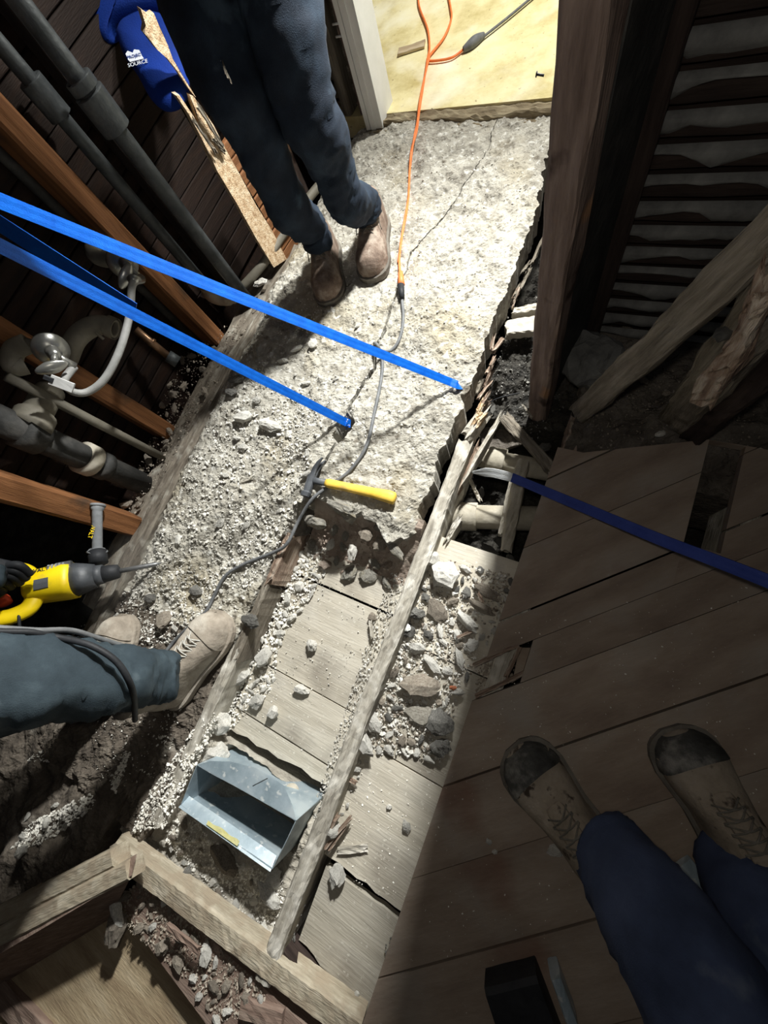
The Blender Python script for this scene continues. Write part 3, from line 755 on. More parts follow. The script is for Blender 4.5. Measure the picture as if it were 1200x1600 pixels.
# chunk of fallen plaster between stud and board
c = P(918, 560, .03)
bm = hull(.105, .095, .055, 34, seed=5)
bmesh.ops.triangulate(bm, faces=bm.faces[:]); bmesh.ops.subdivide_edges(bm, edges=bm.edges[:], cuts=4, use_grid_fill=True)
for v in bm.verts: v.co += v.co.normalized() * (.010 * mnoise.noise(v.co * 30) + .004 * mnoise.noise(v.co * 90))
v, f = bm_vf(bm)
tag(add('plaster_slab', [q_ + c for q_ in v], f, M_plaster, smooth=False), 'big grey lump of fallen plaster at the foot of the dark stud', 'rubble')
def ZD(x, y):
    lift = np.clip((y - (.50 + .35 * np.clip(x, 0, .3))) / .05, 0, 1)
    return -.045 + .045 * lift + .03 * fbm(x, y, .15, 3) + .015 * fbm(x, y, .03, 4)
zd_ = lambda x, y: float(ZD(np.array(x), np.array(y)))
strip('ground_dust', .49, .90, lambda y: .0 + jag(y, 3, .02), lambda y: 1.9, ZD, -.3, M_dim_soil, 200, 40, kind='structure')
thbeam('rotten_rim_joist', P(905, 640, -.02), P(872, 760, -.06), .035, .12, M_rot, 'rotten dark timber edge at the right side of the hole', 'timber', seg=16, jit=.006, spl=(.04, .02))

# ================================================================== IN THE HOLE
def ZH(x, y): return -.30 + .06 * fbm(x, y, .12, 3) + .03 * fbm(x, y, .03, 4)
zh_ = lambda x, y: float(ZH(np.array(x), np.array(y)))
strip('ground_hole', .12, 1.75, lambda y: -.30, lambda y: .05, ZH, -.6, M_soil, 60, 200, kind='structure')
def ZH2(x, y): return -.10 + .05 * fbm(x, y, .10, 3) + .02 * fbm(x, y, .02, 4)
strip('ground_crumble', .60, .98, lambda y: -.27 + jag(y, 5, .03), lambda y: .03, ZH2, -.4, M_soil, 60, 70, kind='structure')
thbeam('cross_board', P(788, 512, -.05), P(840, 505, -.05), .055, .03, M_grey_board, 'pale board end wedged between slab and corner post', 'board', seg=8, jit=.003, spl=(.01, .01))
thbeam('cross_board', P(798, 485, -.06), P(842, 478, -.06), .018, .03, M_grey_board, 'narrow pale stick above the wedged board end', 'board', seg=8, jit=.003, spl=(.01, .01))
# ragged rotten splinters under the slab's right edge
for i in range(16):
    y = random.uniform(.60, 1.25)
    x = slabR_right(y) + .012 + random.uniform(-.004, .012)
    thbeam('wood_splinter', (x, y, -.02 + random.uniform(-.03, .01)), (x + random.uniform(-.01, .02), y + random.uniform(.05, .13), -.03 + random.uniform(-.03, .02)), random.uniform(.006, .012), .012,
           random.choice([M_rot, M_greyw, M_rot]), 'dark splinter of rotten wood under the slab edge beside the post', 'splinter', seg=5, jit=.002, spl=(.02, .03))['group'] = 'splinters under the slab edge'
for o_ in [o for o in COL.objects if o.name.startswith('wood_splinter')]: pass
# two clay-coloured hubbed pipes running across the hole
def hubpipe(a, b, r, rh, label, hub_at):
    a = V(a); b = V(b); d = (b - a).normalized(); t = thing('clay_pipe', label, 'pipe', a)
    addtube('pipe_run', [a, b], r, M_clay, t, seg=22, smooth=False)
    for s0, s1, rr in hub_at:
        addtube('hub', [a + d * s0, a + d * (s0 + .004), a + d * (s1 - .004), a + d * s1], lambda q_, rr=rr: rr * (.93 if q_ < .1 or q_ > .9 else 1), M_clay, t, seg=22, n=3)
    return t
a = P(735, 712, -.12); b = P(905, 745, -.12)
hubpipe(a, b, .030, .04, 'upper beige pipe with hub crossing the dark hole', ((.055, .105, .040),))
a = P(690, 806, -.14); b = P(880, 812, -.13)
hubpipe(a, b, .036, .04, 'lower beige pipe with wide hub crossing the dark hole', ((.025, .105, .043),))
def hs(n1, a, b, wd, ht, m, label, **k): return thbeam(n1, a, b, wd, ht, m, label, 'board', seg=14, jit=.003, **k)
hs('support_stick', P(818, 716, -.06), P(790, 862, -.06), .030, .03, M_clay, 'notched tan stick standing across both pipes in the hole', spl=(.01, .01))
hs('support_stick', P(803, 748, -.09), P(783, 838, -.09), .020, .02, M_grey_board, 'thin flat stick left of the notched tan stick', spl=(.01, .01))
for i in range(7):
    s = i / 7 + .08; c = P(818, 716, -.06).lerp(P(790, 862, -.06), s)
hs('charred_stick', P(783, 645, -.01), P(866, 735, -.03), .030, .022, M_greyw, 'cracked weathered stick leaning across the far side of the hole', spl=(.03, .03))
hs('wood_sliver', P(732, 745, -.08), P(755, 785, -.14), .010, .008, M_joist, 'pale sliver sticking up left of the tan stick', spl=(.02, .02))
hs('wood_sliver', P(815, 632, -.05), P(832, 655, -.06), .005, .004, M_joist, 'tiny bright sliver at the top right of the hole', spl=(.01, .01))
hs('back_board', P(752, 690, -.16), P(820, 668, -.16), .10, .02, M_dim_soil, 'flat dirty board behind the upper beige pipe')
t = thing('wire', 'thin dark wire bridging the top of the hole', 'wire', P(770, 620, -.01))
addtube('wire_run', [P(765, 628, -.01), P(785, 620, .0), P(812, 614, -.01)], .0016, M_black, t, seg=6)
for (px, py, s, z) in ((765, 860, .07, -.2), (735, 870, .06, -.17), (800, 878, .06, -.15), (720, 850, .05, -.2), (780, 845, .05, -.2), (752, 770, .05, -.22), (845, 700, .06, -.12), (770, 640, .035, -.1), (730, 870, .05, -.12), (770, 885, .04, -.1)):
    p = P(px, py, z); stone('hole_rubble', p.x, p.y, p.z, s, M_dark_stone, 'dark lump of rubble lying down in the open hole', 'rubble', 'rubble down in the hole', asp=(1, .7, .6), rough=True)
# ================================================================== BOTTOM LEFT timbers
LZ = .035
a = P(168, 1325, LZ); b = P(560, 1620, -.005)
thbeam('sill_board', a, b, .052, .05, M_lumber, 'long pale board running down right to the bottom edge of the photo', 'board', seg=60, jit=.0012, spl=(.02, 0))
pts = [P(q[0], q[1], -.012) for q in ((186, 1408), (212, 1384), (300, 1440), (560, 1680), (380, 1680), (300, 1570), (240, 1490))]
v, f = prism([(p.x, p.y) for p in pts], -.012, -.062); tag(add('lower_board', v, f, M_redbrown), 'wide brown dusty board below the long pale board, strewn with stones', 'board')
tt = .11
a = P(197, 1362, tt); b = P(-60, 1494, tt)
t = thing('two_by_four', 'nearer of two pale two-by-fours laid side by side at lower left, with a brown side', 'board', b)
beam('timber', a, b, .040, .05, M_lumber, t, seg=30, jit=.0007)
T1, T0, B1, B0 = P(206, 1368, tt - .004), P(-60, 1526, tt - .004), P(170, 1437, -.055), P(-60, 1576, -.055)
quad = []
for k in range(13): quad.append(T0.lerp(T1, k / 12))
for k in range(13): quad.append(B1.lerp(B0, k / 12))
bk = [q + V((-.02, .03, -.012)) for q in quad]; n = len(quad)
o = add('stained_side', quad + bk, [list(range(n))[::-1], list(range(n, 2 * n))] + [[i, (i + 1) % n, n + (i + 1) % n, n + i] for i in range(n)], M_redbrown, t)
tag(o, 'brown stained board sloping down from the pale top')
a = P(174, 1342, tt); b = P(-60, 1460, tt)
a2 = a; 
thbeam('two_by_four', a, b, .040, .05, M_lumber, 'farther of two pale two-by-fours laid side by side at lower left', 'board', seg=30, jit=.0007)
pts = [P(210, 1400, -.06), P(-80, 1560, -.06), P(-80, 1750, -.06), P(500, 1750, -.06)]
v, f = prism([(p.x, p.y) for p in pts], -.06, -.075); tag(add('plywood_sheet', v, f, M_ply), 'worn mottled plywood sheet at the bottom left corner', 'plywood')
thbeam('brown_board', P(-40, 1515, -.045), P(75, 1640, -.045), .06, .02, M_redbrown, 'dark red-brown board end in the bottom left corner', 'board', seg=8, jit=.002)
thbeam('wood_block', P(375, 1575, -.0), P(440, 1600, -.0), .04, .03, M_redbrown, 'small brown wood block by the rubble at the bottom edge', 'board', seg=6, jit=.002)
thbeam('wood_sliver', P(258, 1448, .03), P(312, 1490, .03), .014, .008, M_redbrown, 'dark split sliver lying against the long pale board', 'splinter', seg=8, jit=.002, spl=(.01, .01))
thbeam('wood_bar', P(435, 1490, -.01), P(560, 1640, -.02), .03, .06, M_darkw, 'dark strip of wood between pale board and floor boards', 'board', seg=10, jit=.002)

# ================================================================== SHEET METAL DUCT
Aq, Bq, Cq, Dq = P(308, 1195, .05), P(463, 1282, .05), P(425, 1358, .05), P(282, 1258, .05)
t = thing('duct_boot', 'galvanised sheet metal duct boot set open between the joists, dusty with yellow residue', 'duct', (Aq + Cq) / 2)
def sheet(name, quad, m, th=.0016, n=10, wob=.0015):
    a, b, c, d = [V(q) for q in quad]; nn = (b - a).cross(d - a).normalized() * th
    vs = []; fs = []
    for s in (0, 1):
        for i in range(n + 1):
            for j in range(n + 1):
                u, w_ = i / n, j / n
                p = (a * (1 - u) + b * u) * (1 - w_) + (d * (1 - u) + c * u) * w_
                k = wob * mnoise.noise(p * 14 + V((len(name), 0, 0)))
                vs.append(p + nn * (s - .5) + nn.normalized() * k)
    m1 = (n + 1) ** 2
    for i in range(n):
        for j in range(n):
            q = [i * (n + 1) + j, (i + 1) * (n + 1) + j, (i + 1) * (n + 1) + j + 1, i * (n + 1) + j + 1]
            fs.append(q[::-1]); fs.append([x + m1 for x in q])
    edge = [i * (n + 1) for i in range(n + 1)] + [n * (n + 1) + j for j in range(1, n + 1)] + [i * (n + 1) + n for i in range(n - 1, -1, -1)] + [j for j in range(n - 1, 0, -1)]
    for i in range(len(edge)):
        p, q = edge[i], edge[(i + 1) % len(edge)]; fs.append([p, q, q + m1, p + m1])
    return add(name, vs, fs, m, t)
dn = V((0, 0, -.17))
E1, E2 = P(398, 1203, .035), P(447, 1232, .035)
sheet('back_panel', (Aq, Bq, Bq + dn, Aq + dn), M_galv)
sheet('front_panel', (Dq, Cq, Cq + dn, Dq + dn), M_galv)
sheet('side_panel', (Aq, Dq, Dq + dn, Aq + dn), M_galv)
sheet('side_panel', (Bq, Cq, Cq + dn, Bq + dn), M_galv)
# sloped collar rising towards the boards (trapezoid) and the folded front lip
G1, G2 = P(318, 1190, .045), P(458, 1268, .04)
vs = [Aq, P(328, 1189, .047), P(360, 1190, .044), P(400, 1200, .042), P(425, 1213, .041), P(444, 1228, .042), P(457, 1258, .046), Bq]
low = [q + V((-.035, -.065, -.10)) for q in vs]
n = len(vs)
add('collar', vs + low, [list(range(n))] + [[i, n + i, n + i + 1, i + 1] for i in range(n - 1)], M_galv, t)
L1, L2 = P(299, 1251, .035), P(434, 1345, .035)
lip = sheet('front_lip', (Dq + V((0, -.004, .004)), Cq + V((0, -.004, .004)), P(432, 1337, .030), P(296, 1244, .030)), M_galv)
s1, s2 = Dq.lerp(Cq, .32), Dq.lerp(Cq, .66)
vs = []; fs = []
for i in range(13):
    p = s1.lerp(s2, i / 12); wv = .008 + .006 * mnoise.noise(p * 40)
    vs += [p + V((0, .002, .0062)), p + V((0, .002 + wv * 1.1, .0045))]
for i in range(12): fs.append([2 * i, 2 * i + 2, 2 * i + 3, 2 * i + 1])
tag(add('residue_smear', vs, fs, M_yelpaint, lip), 'flaky yellow residue')
addtube('seam', [P(395, 1228, .0475), P(418, 1216, .0435)], .0009, M_iron, t, seg=6)
v, f = tube([P(455, 1238, -.16), P(455, 1238, -.055)], .020, seg=16); tag(add('round_pipe', v, f, M_clay, None, smooth=True), 'pinkish round pipe end showing behind the metal duct', 'pipe')

# ================================================================== RUBBLE
# notable single rocks
zbay = lambda x, y: -.08
zrb = lambda x, y: -.048
rock(422, 668, .085, zl, M_stone, 'largest flat pale chunk on the left half of the slab, below the lower strap', (1, .42, .5), .1, 2)
rock(382, 655, .060, zl, M_stone, 'pale lumpy chunk left of the largest flat one on the slab', (1, .8, .6), .5, 4)
rock(404, 627, .030, zl, M_stone, 'small pointed chunk just above the two big ones on the slab', (.7, 1, .8), .9, 5)
rock(462, 547, .040, zl, M_stone, 'pale chunk below the upper strap near the worker', (1, .7, .6), .6, 6)
rock(442, 565, .034, zl, M_stone, 'pale chunk lying just left of the strap shadow', (1, .6, .6), .3, 7)
rock(480, 602, .030, zl, M_stone, 'small pale lump left of the crack, above the lower strap', (1, .7, .6), .3, 1)
rock(375, 598, .050, zl, M_dark_stone, 'grey rounded stone in shade against the left plate', (1, .8, .7), .3, 8)
rock(365, 618, .045, zl, M_dark_stone, 'second grey rounded stone in shade against the left plate', (1, .6, .7), .3, 2)
rock(490, 1008, .040, zbay, M_stone, 'single pale rock in the middle of the recessed boards', (.7, 1, .7), .2, 3, zg=-.08)
rock(474, 1078, .036, zbay, M_stone, 'rock sitting on the board seam below the single pale rock', (1, .7, .7), .2, 5, zg=-.08)
rock(430, 1110, .050, zbay, M_stone, 'upright pale rock beside the seam above the duct', (.6, 1, .8), .1, 6, zg=-.08)
rock(358, 1128, .085, zbay, M_stone, 'big rough rock leaning on the joist above the duct', (.6, 1.1, .6), -.5, 1, zg=-.08, lift=.02)
rock(350, 1170, .075, zbay, M_stone, 'big rock touching the top left corner of the duct', (1, .7, .6), .4, 4, zg=-.08, lift=.02)
rock(384, 1058, .050, zbay, M_stone, 'pale angular rock beside the joist at the boot toe', (.9, .8, .7), .9, 5, zg=-.08, lift=.01)
rock(420, 1025, .075, zbay, M_stone, 'long upright grey chunk against the rubble bank in the bay', (.42, 1, .5), -.05, 8, zg=-.08, lift=.01)
rock(405, 1095, .045, zbay, M_stone, 'triangular rock below the long grey chunk', (.9, .7, .7), .9, 0, zg=-.08)
rock(440, 905, .070, zbay, M_stone, 'bluish white long chunk just right of the rotten joist', (.5, 1, .5), -.6, 2, zg=-.08, lift=.03)
rock(470, 915, .05, zbay, M_stone, 'pale rock near the top of the recessed boards', (.6, 1, .5), -.8, 6, zg=-.08)
rock(543, 802, .075, zf_, M_conc, 'pale knob of concrete left in the broken slab face under the hammer', (1, .45, .7), -.1, 7, lift=.03)
rock(500, 822, .070, zf_, M_conc, 'rounded knob of concrete at the left end of the slab face', (1, .7, .7), 0, 1, lift=.02)
rock(558, 868, .060, zf_, M_stone, 'white jagged rock standing below the slab face', (.4, 1, .6), .15, 3, lift=.02)
rock(520, 855, .040, zf_, M_stone, 'narrow rock left of the white jagged rock', (.4, 1, .6), -.2, 5, lift=.01)
rock(575, 838, .050, zf_, M_brown_stone, 'brown flat stone set in the slab face', (.7, 1, .6), .4, 4, lift=.01)
rock(595, 852, .045, zf_, M_brown_stone, 'brown stone in the slab face right of the flat one', (.8, 1, .6), .4, 6, lift=.01)
rock(622, 862, .06, zf_, M_conc, 'wide pale piece hanging at the right end of the slab face', (1, .5, .5), -.5, 8, lift=.03)
rock(605, 912, .038, zbay, M_conc, 'pale triangular chip against the joist by the first seam', (1, .5, .6), -.6, 3, zg=-.08)
rock(583, 965, .030, zbay, M_brown_stone, 'small brown stone against the joist', (.6, 1, .6), .2, 5, zg=-.08)
rock(672, 872, .060, zrb, M_stone, 'pale angular rock at the lower left rim of the hole', (.8, .8, .8), .2, 4, zg=-.05)
rock(693, 900, .075, zrb, M_stone, 'large light yellowish rock right of the joist below the hole', (.9, .9, .8), .6, 2, zg=-.05)
rock(650, 960, .050, zrb, M_dark_stone, 'dark blue-grey rock right of the joist', (1, .8, .8), .2, 1, zg=-.05)
rock(640, 985, .034, zrb, M_dark_stone, 'smaller dark rock with a white chip just below the blue-grey one', (.8, 1, .8), .2, 6, zg=-.05)
rock(640, 982, .026, zrb, M_trim, 'bright white rectangular chip on the dark rocks', (.5, 1.1, .4), .1, 5, lift=.02, zg=-.05, name='tile_chip')
rock(685, 955, .055, zrb, M_brown_stone, 'flat tan stone right of the dark rocks', (1, .7, .4), -.4, 3, zg=-.05)
rock(730, 970, .050, zrb, M_stone, 'pale boulder near the start of the dark planks', (1, .8, .7), -.4, 7, zg=-.05)
rock(760, 925, .055, zrb, M_brown_stone, 'long brown wood-like chunk near the hole corner', (1, .5, .5), -.3, 8, zg=-.05, lift=.01)
rock(752, 950, .060, zrb, M_brown_stone, 'second long brown chunk near the hole corner', (1, .4, .5), -.15, 0, zg=-.05, lift=.01)
rock(658, 1070, .085, zrb, M_brown_stone, 'largest flat tan slab in the right rubble heap', (1, .7, .35), .5, 4, zg=-.05, lift=.01)
rock(675, 1035, .055, zrb, M_stone, 'grey wedge above the largest tan slab', (1, .6, .5), -.5, 6, zg=-.05)
rock(660, 1118, .070, zrb, M_dust, 'low rough crust of dirt below the tan slab', (1, .6, .3), .3, 1, zg=-.05)
rock(690, 1130, .062, zrb, M_dark_stone, 'greenish grey block at the bottom of the rubble heap', (.8, .9, .8), .3, 5, zg=-.05)
rock(690, 1165, .048, zrb, M_dark_stone, 'dark lump below the greenish grey block', (.9, .9, .8), .9, 3, zg=-.05)
rock(718, 1030, .045, zrb, M_stone, 'upright thin grey shard near the small floor hole', (.4, 1, .6), .5, 2, zg=-.05)
rock(714, 1080, .028, zrb, M_stone, 'grey brick chip with one bright orange corner', (1, .8, .8), .5, 7, zg=-.05, lift=.004)
rock(708, 1073, .018, zrb, M_brick, 'bright orange-red chip of brick in the rubble heap', (1, .7, .7), .5, 2, zg=-.05, lift=.016, name='brick_chip')
rock(570, 1150, .070, zrb, M_stone, 'big pale rock casting a shadow right of the joist', (1, .7, .8), -.5, 6, zg=-.05, lift=.004)
rock(583, 1125, .050, zrb, M_stone, 'pale wedge just above the big shadowed rock', (1, .7, .7), -.3, 2, zg=-.05)
rock(575, 1090, .040, zrb, M_stone, 'pale rock leaning at the joist in the heap', (.7, 1, .7), -.3, 5, zg=-.05)
rock(609, 1172, .022, zrb, M_stone, 'small pale rock on the seam right of the joist', (1, .8, .8), -.3, 5, zg=-.05)
rock(530, 1362, .040, zrb, M_stone, 'pale pointed rock at the wide black seam', (.8, 1, .8), .2, 0, zg=-.05)
rock(524, 1245, .050, zrb, M_stone, 'pale upright rock beside the joist level with the duct', (.6, 1, .8), -.1, 8, zg=-.05)
rock(525, 1290, .045, zrb, M_stone, 'pale wedge above the brown splinters', (.6, 1, .8), -.6, 4, zg=-.05, lift=.01)
rock(635, 1290, .024, zrb, M_stone, 'lone white pebble on the lower right boards', (.8, 1, .7), .4, 2, zg=-.05)
rock(608, 1259, .016, zrb, M_stone, 'tiny lone pebble up left of the white one', (.8, 1, .7), .4, 6, zg=-.05)
rock(558, 1550, .014, zrb, M_stone, 'tiny white pebble on the lowest board', (.8, 1, .7), .4, 6, zg=-.05)
rock(232, 1296, .045, zb_, M_stone, 'rounded rock at the end of the long pale board', (.8, 1, .8), .1, 3)
rock(355, 1340, .070, zb_, M_brown_stone, 'pale rough lump in the shade under the duct', (1, .7, .7), -.3, 5)
rock(430, 1370, .045, zb_, M_stone, 'grey rock below the duct corner against the joist', (.8, 1, .8), -.2, 4)
rock(425, 1395, .060, zb_, M_stone, 'pale broken rock stacked against the joist foot', (1, .7, .7), -.2, 1)
rock(400, 1470, .048, zb_, M_brown_stone, 'rusty tan stone at the joist foot', (1, .8, .7), -.4, 6)
rock(412, 1452, .030, zb_, M_stone, 'grey cube-like stone above the rusty tan one', (1, .9, .8), -.1, 2)
rock(305, 1355, .035, zb_, M_dark_stone, 'dark upright stone left of the duct shadow', (.6, 1, .8), -.1, 2)
zlow = lambda x, y: -.012
rock(196, 1412, .065, zlow, M_stone, 'pale split stone leaning on the two-by-four end', (1, .5, .6), -.5, 1, lift=.01)
rock(192, 1440, .060, zlow, M_brown_stone, 'rounded grey-brown stone below the split stone', (.8, 1, .8), .1, 3, lift=.0)
rock(202, 1393, .040, zlow, M_brown_stone, 'brown stone by the corner of the two-by-four', (1, .5, .6), .6, 4, lift=.01)
rock(260, 1475, .050, zlow, M_brown_stone, 'long brown stone in the strip of stones at lower left', (.45, 1, .6), -.4, 5, lift=.0)
rock(868, 1328, .026, lambda x, y: 0, M_stone, 'small pinkish stone touching the near boot', (1, .8, .7), .4, 5)
rock(763, 1314, .012, lambda x, y: 0, M_stone, 'tiny pale stone left of the near boot', (1, .8, .7), .4, 2)
rock(773, 1330, .010, lambda x, y: 0, M_stone, 'tinier pale stone below left of the near boot', (1, .8, .7), .8, 4)
rock(850, 970, .0, lambda x, y: 0, M_stone, '', ) if False else None
rock(1030, 680, .020, lambda x, y: 0, M_stone, 'little pale stone on the planks at the foot of the split stump', (1, .8, .7), .8, 4)
rock(262, 970, .055, zl, M_brown_stone, 'flat tan tile fragment between the two boots', (.8, 1, .4), .2, 1, lift=.01)
rock(240, 935, .040, zl, M_dark_stone, 'grey rounded stone above the rear boot', (.8, 1, .8), .2, 4)
rock(310, 925, .034, zl, M_dark_stone, 'grey block beside the cord above the front boot', (1, .9, .8), .2, 5)
rock(395, 970, .045, zl, M_dark_stone, 'grey block wedged between boot toe and rotten joist', (1, .9, .8), .2, 7)
rock(410, 445, .05, zl, M_stone, 'pale block lying in the stud bay beside the tall pipe', (1, .7, .5), .6, 3, lift=.0)
rock(265, 690, .0, zl, M_stone, '') if False else None
for (px, py, s, lb) in ((255, 580, .045, 'pale shard in the stud bay below the copper stub'), (262, 605, .055, 'largest shard in the stud bay below the copper stub'), (275, 640, .04, 'grey lump low in the stud bay'),
                        (318, 578, .028, 'pale cube chip by the left plate'), (322, 615, .04, 'worn shard against the left plate'), (235, 720, .05, 'shard beside the foot of the thin dusty pipe'),
                        (200, 790, .05, 'flat shard above the lowest brown stud')):
    rock(px, py, s, lambda x, y: -.02, M_brown_stone, lb, (1, .7, .5), random.uniform(-1, 1), random.randrange(9))

FACE = [(478, 800), (640, 838), (628, 880), (560, 905), (500, 880), (470, 850)]
def zface(x, y): return zf_(x, y)
# repeats: the rest of the chunks, zone by zone
SL_L = [(430, 520), (520, 470), (600, 520), (520, 700), (470, 790), (430, 860), (330, 1000), (160, 960), (300, 720)]
BAY_L = [(452, 868), (520, 830), (505, 905), (440, 1000), (425, 1080), (380, 1120), (330, 1170), (330, 1120), (390, 1010)]
HEAP = [(668, 872), (800, 900), (798, 960), (765, 1000), (745, 1030), (720, 1090), (695, 1190), (640, 1185), (560, 1175), (548, 1130), (600, 1020), (640, 920)]
BLOW = [(225, 1290), (285, 1290), (350, 1370), (425, 1390), (440, 1440), (410, 1490), (330, 1430), (240, 1330)]
LOWS = [(180, 1400), (215, 1385), (300, 1450), (400, 1545), (430, 1600), (330, 1600), (290, 1540), (180, 1445)]
PLT = [(250, 560), (400, 480), (330, 620), (250, 740), (190, 830), (200, 760), (240, 660)]
scatter(22, FACE, zface, .024, .052, [M_conc, M_red, M_conc], 'lump in the broken slab face', 'lumps in the slab face', marks=[(500, 830, 'left end'), (560, 840, 'middle'), (620, 850, 'right end')], z=-.03, flat=.7, power=1.2)
scatter(26, SL_L, zl, .012, .030, M_stone, 'chunk loose on the left slab', 'chunks loose on the slab', marks=[(480, 510, 'by the far worker'), (400, 650, 'below the lower strap'), (500, 720, 'by the crack'), (400, 800, 'left of the hammer'), (340, 900, 'near the grey cord'), (240, 950, 'by the chisel')])
scatter(46, BAY_L, zbay, .016, .036, M_stone, 'chunk in the left rubble bank', 'chunks in the left rubble bank', marks=[(480, 860, 'at its top end'), (440, 950, 'beside the rotten joist'), (405, 1030, 'level with the boot toe'), (400, 1100, 'beside the board seam'), (345, 1150, 'above the duct')], z=-.08)
scatter(58, HEAP, zrb, .014, .036, [M_stone, M_stone, M_brown_stone, M_dark_stone], 'chunk in the right rubble heap', 'chunks in the right rubble heap', marks=[(690, 885, 'at the rim of the hole'), (770, 930, 'at the plank ends'), (640, 940, 'beside the long joist'), (700, 980, 'above its middle'), (620, 1050, 'left of the tan slab'), (710, 1060, 'by the small floor hole'), (580, 1130, 'at the lower left'), (670, 1150, 'at its lowest end')], z=-.05)
scatter(16, [(555, 1170), (575, 1190), (540, 1270), (515, 1330), (500, 1320), (520, 1230)], zrb, .010, .024, M_stone, 'chunk right of the joist', 'chunks along the joist', marks=[(560, 1180, 'below the heap'), (530, 1240, 'level with the duct'), (510, 1310, 'by the brown splinters')], z=-.05)
scatter(22, BLOW, zb_, .012, .034, [M_stone, M_brown_stone], 'chunk below the duct', 'chunks below the duct', marks=[(250, 1300, 'by the pale board end'), (330, 1380, 'in the duct shadow'), (410, 1390, 'against the joist'), (400, 1460, 'near the joist foot')])
scatter(40, LOWS, zlow, .012, .034, [M_brown_stone, M_brown_stone, M_stone], 'stone in the lower left strip', 'stones at lower left', marks=[(200, 1410, 'by the two-by-four end'), (260, 1450, 'in its upper part'), (310, 1500, 'in its middle'), (360, 1550, 'in its lower part'), (400, 1590, 'at the photo edge')], flat=.8)
scatter(18, PLT, lambda x, y: -.015, .014, .036, M_brown_stone, 'chunk along the left plate', 'chunks along the left plate', marks=[(370, 520, 'near the steel pipes'), (290, 600, 'below the copper stub'), (240, 700, 'beside the drain pipe'), (200, 800, 'above the lowest stud')])
scatter(10, [(430, 1500), (480, 1340), (490, 1350), (460, 1500)], zrb, .010, .022, M_dark_stone, 'dark pebble in the gap right of the joist end', 'pebbles by the joist end', z=-.05)
scatter(8, [(930, 600), (1060, 560), (1190, 640), (1020, 690), (930, 680)], zd_, .012, .030, M_brown_stone, 'dim chunk in the dust under the leaning boards', 'chunks under the leaning boards')
scatter(5, [(0, 1290), (60, 1250), (140, 1230), (60, 1330), (0, 1340)], zs_, .02, .04, M_stone, 'chunk on the lit ridge of dirt at far left', 'chunks on the far left ridge')
# crumbs and dust: countless
pebbles('gravel', HEAP, zrb, 260, .010, .024, M_stone, 'small broken lumps filling the heap below the hole', z=-.05, dens=-.6)
pebbles('gravel', HEAP, zrb, 160, .010, .022, M_brown_stone, 'small brown lumps filling the heap below the hole', z=-.05, dens=-.6)
pebbles('gravel', BAY_L, zbay, 300, .010, .024, M_stone, 'small broken lumps filling the left rubble bank', z=-.08, dens=-.6)
pebbles('gravel', FACE, zf_, 420, .005, .020, M_red, 'mortar crumbs down the broken slab face', z=-.03, dens=-.6)
FULL = [(440, 470), (560, 260), (840, 230), (830, 330), (770, 480), (690, 690), (640, 820), (490, 790), (430, 880), (330, 1010), (240, 1230), (150, 1230), (140, 980), (300, 720)]
NEARL = [(400, 600), (500, 620), (520, 720), (470, 800), (430, 870), (330, 1010), (160, 1000), (300, 740)]
pebbles('gravel', FULL, lambda x, y: zl(x, y) if x < crackx(max(y, .1)) else zr(x, y), 4200, .0025, .010, M_stone, 'pale crumbs of concrete scattered over the whole slab')
pebbles('gravel', NEARL, zl, 4200, .004, .018, M_stone, 'dense pale gravel on the near left half of the slab', dens=-.2)
pebbles('gravel', BAY_L, zbay, 1500, .005, .018, M_stone, 'pale gravel bank between the rotten joist and the recessed boards', z=-.08, dens=-.5)
pebbles('gravel', HEAP, zrb, 3200, .003, .014, M_stone, 'mixed gravel of the heap below the hole', z=-.05, dens=-.25)
pebbles('gravel', HEAP, zrb, 1200, .003, .012, M_brown_stone, 'reddish crumbs through the heap below the hole', z=-.05, dens=-.1)
pebbles('gravel', [(480, 900), (610, 930), (580, 1080), (520, 1200), (380, 1130)], zbay, 420, .002, .007, M_stone, 'fine crumbs scattered on the recessed boards', z=-.08, dens=-.1)
pebbles('gravel', [(610, 850), (650, 850), (560, 1080), (500, 1270), (470, 1310), (465, 1290)], lambda x, y: .006 if abs(x + .249) < .02 else -.078, 1500, .003, .011, M_stone, 'crumbs lying along the top of the long joist', dens=-.5)
pebbles('gravel', BLOW, zb_, 1800, .003, .012, M_stone, 'gravel below the duct', dens=-.3)
pebbles('gravel', LOWS, zlow, 1500, .003, .013, M_brown_stone, 'brownish grit between the stones at lower left', dens=-.4)
pebbles('gravel', [(560, 1180), (700, 1230), (620, 1420), (480, 1330), (520, 1230)], zrb, 260, .002, .007, M_stone, 'specks on the lower right recessed boards', z=-.05, dens=-.1)
pebbles('gravel', [(600, 1480), (620, 1450), (615, 1600), (590, 1600)], zrb, 160, .003, .010, M_dark_stone, 'dark grit along the plank ends at the bottom', z=-.05, dens=-.4)
pebbles('gravel', [(415, 1490), (480, 1330), (500, 1345), (440, 1520)], zrb, 500, .004, .012, M_dark_stone, 'grey gravel filling the gap right of the joist end', z=-.05, dens=-.5)
pebbles('gravel', [(690, 1240), (780, 980), (1190, 900), (1190, 1500), (700, 1590), (620, 1500)], lambda x, y: 0, 420, .0015, .005, M_stone, 'tiny specks over the dark diagonal planks', dens=0)
pebbles('gravel', PLT, lambda x, y: -.012, 1100, .003, .012, M_brown_stone, 'dusty grit along the foot of the left wall', dens=-.3)
pebbles('gravel', [(900, 640), (930, 520), (1190, 640), (1190, 690), (1030, 700), (930, 700)], zd_, 900, .003, .012, M_brown_stone, 'dim grit under the leaning boards', dens=-.3)
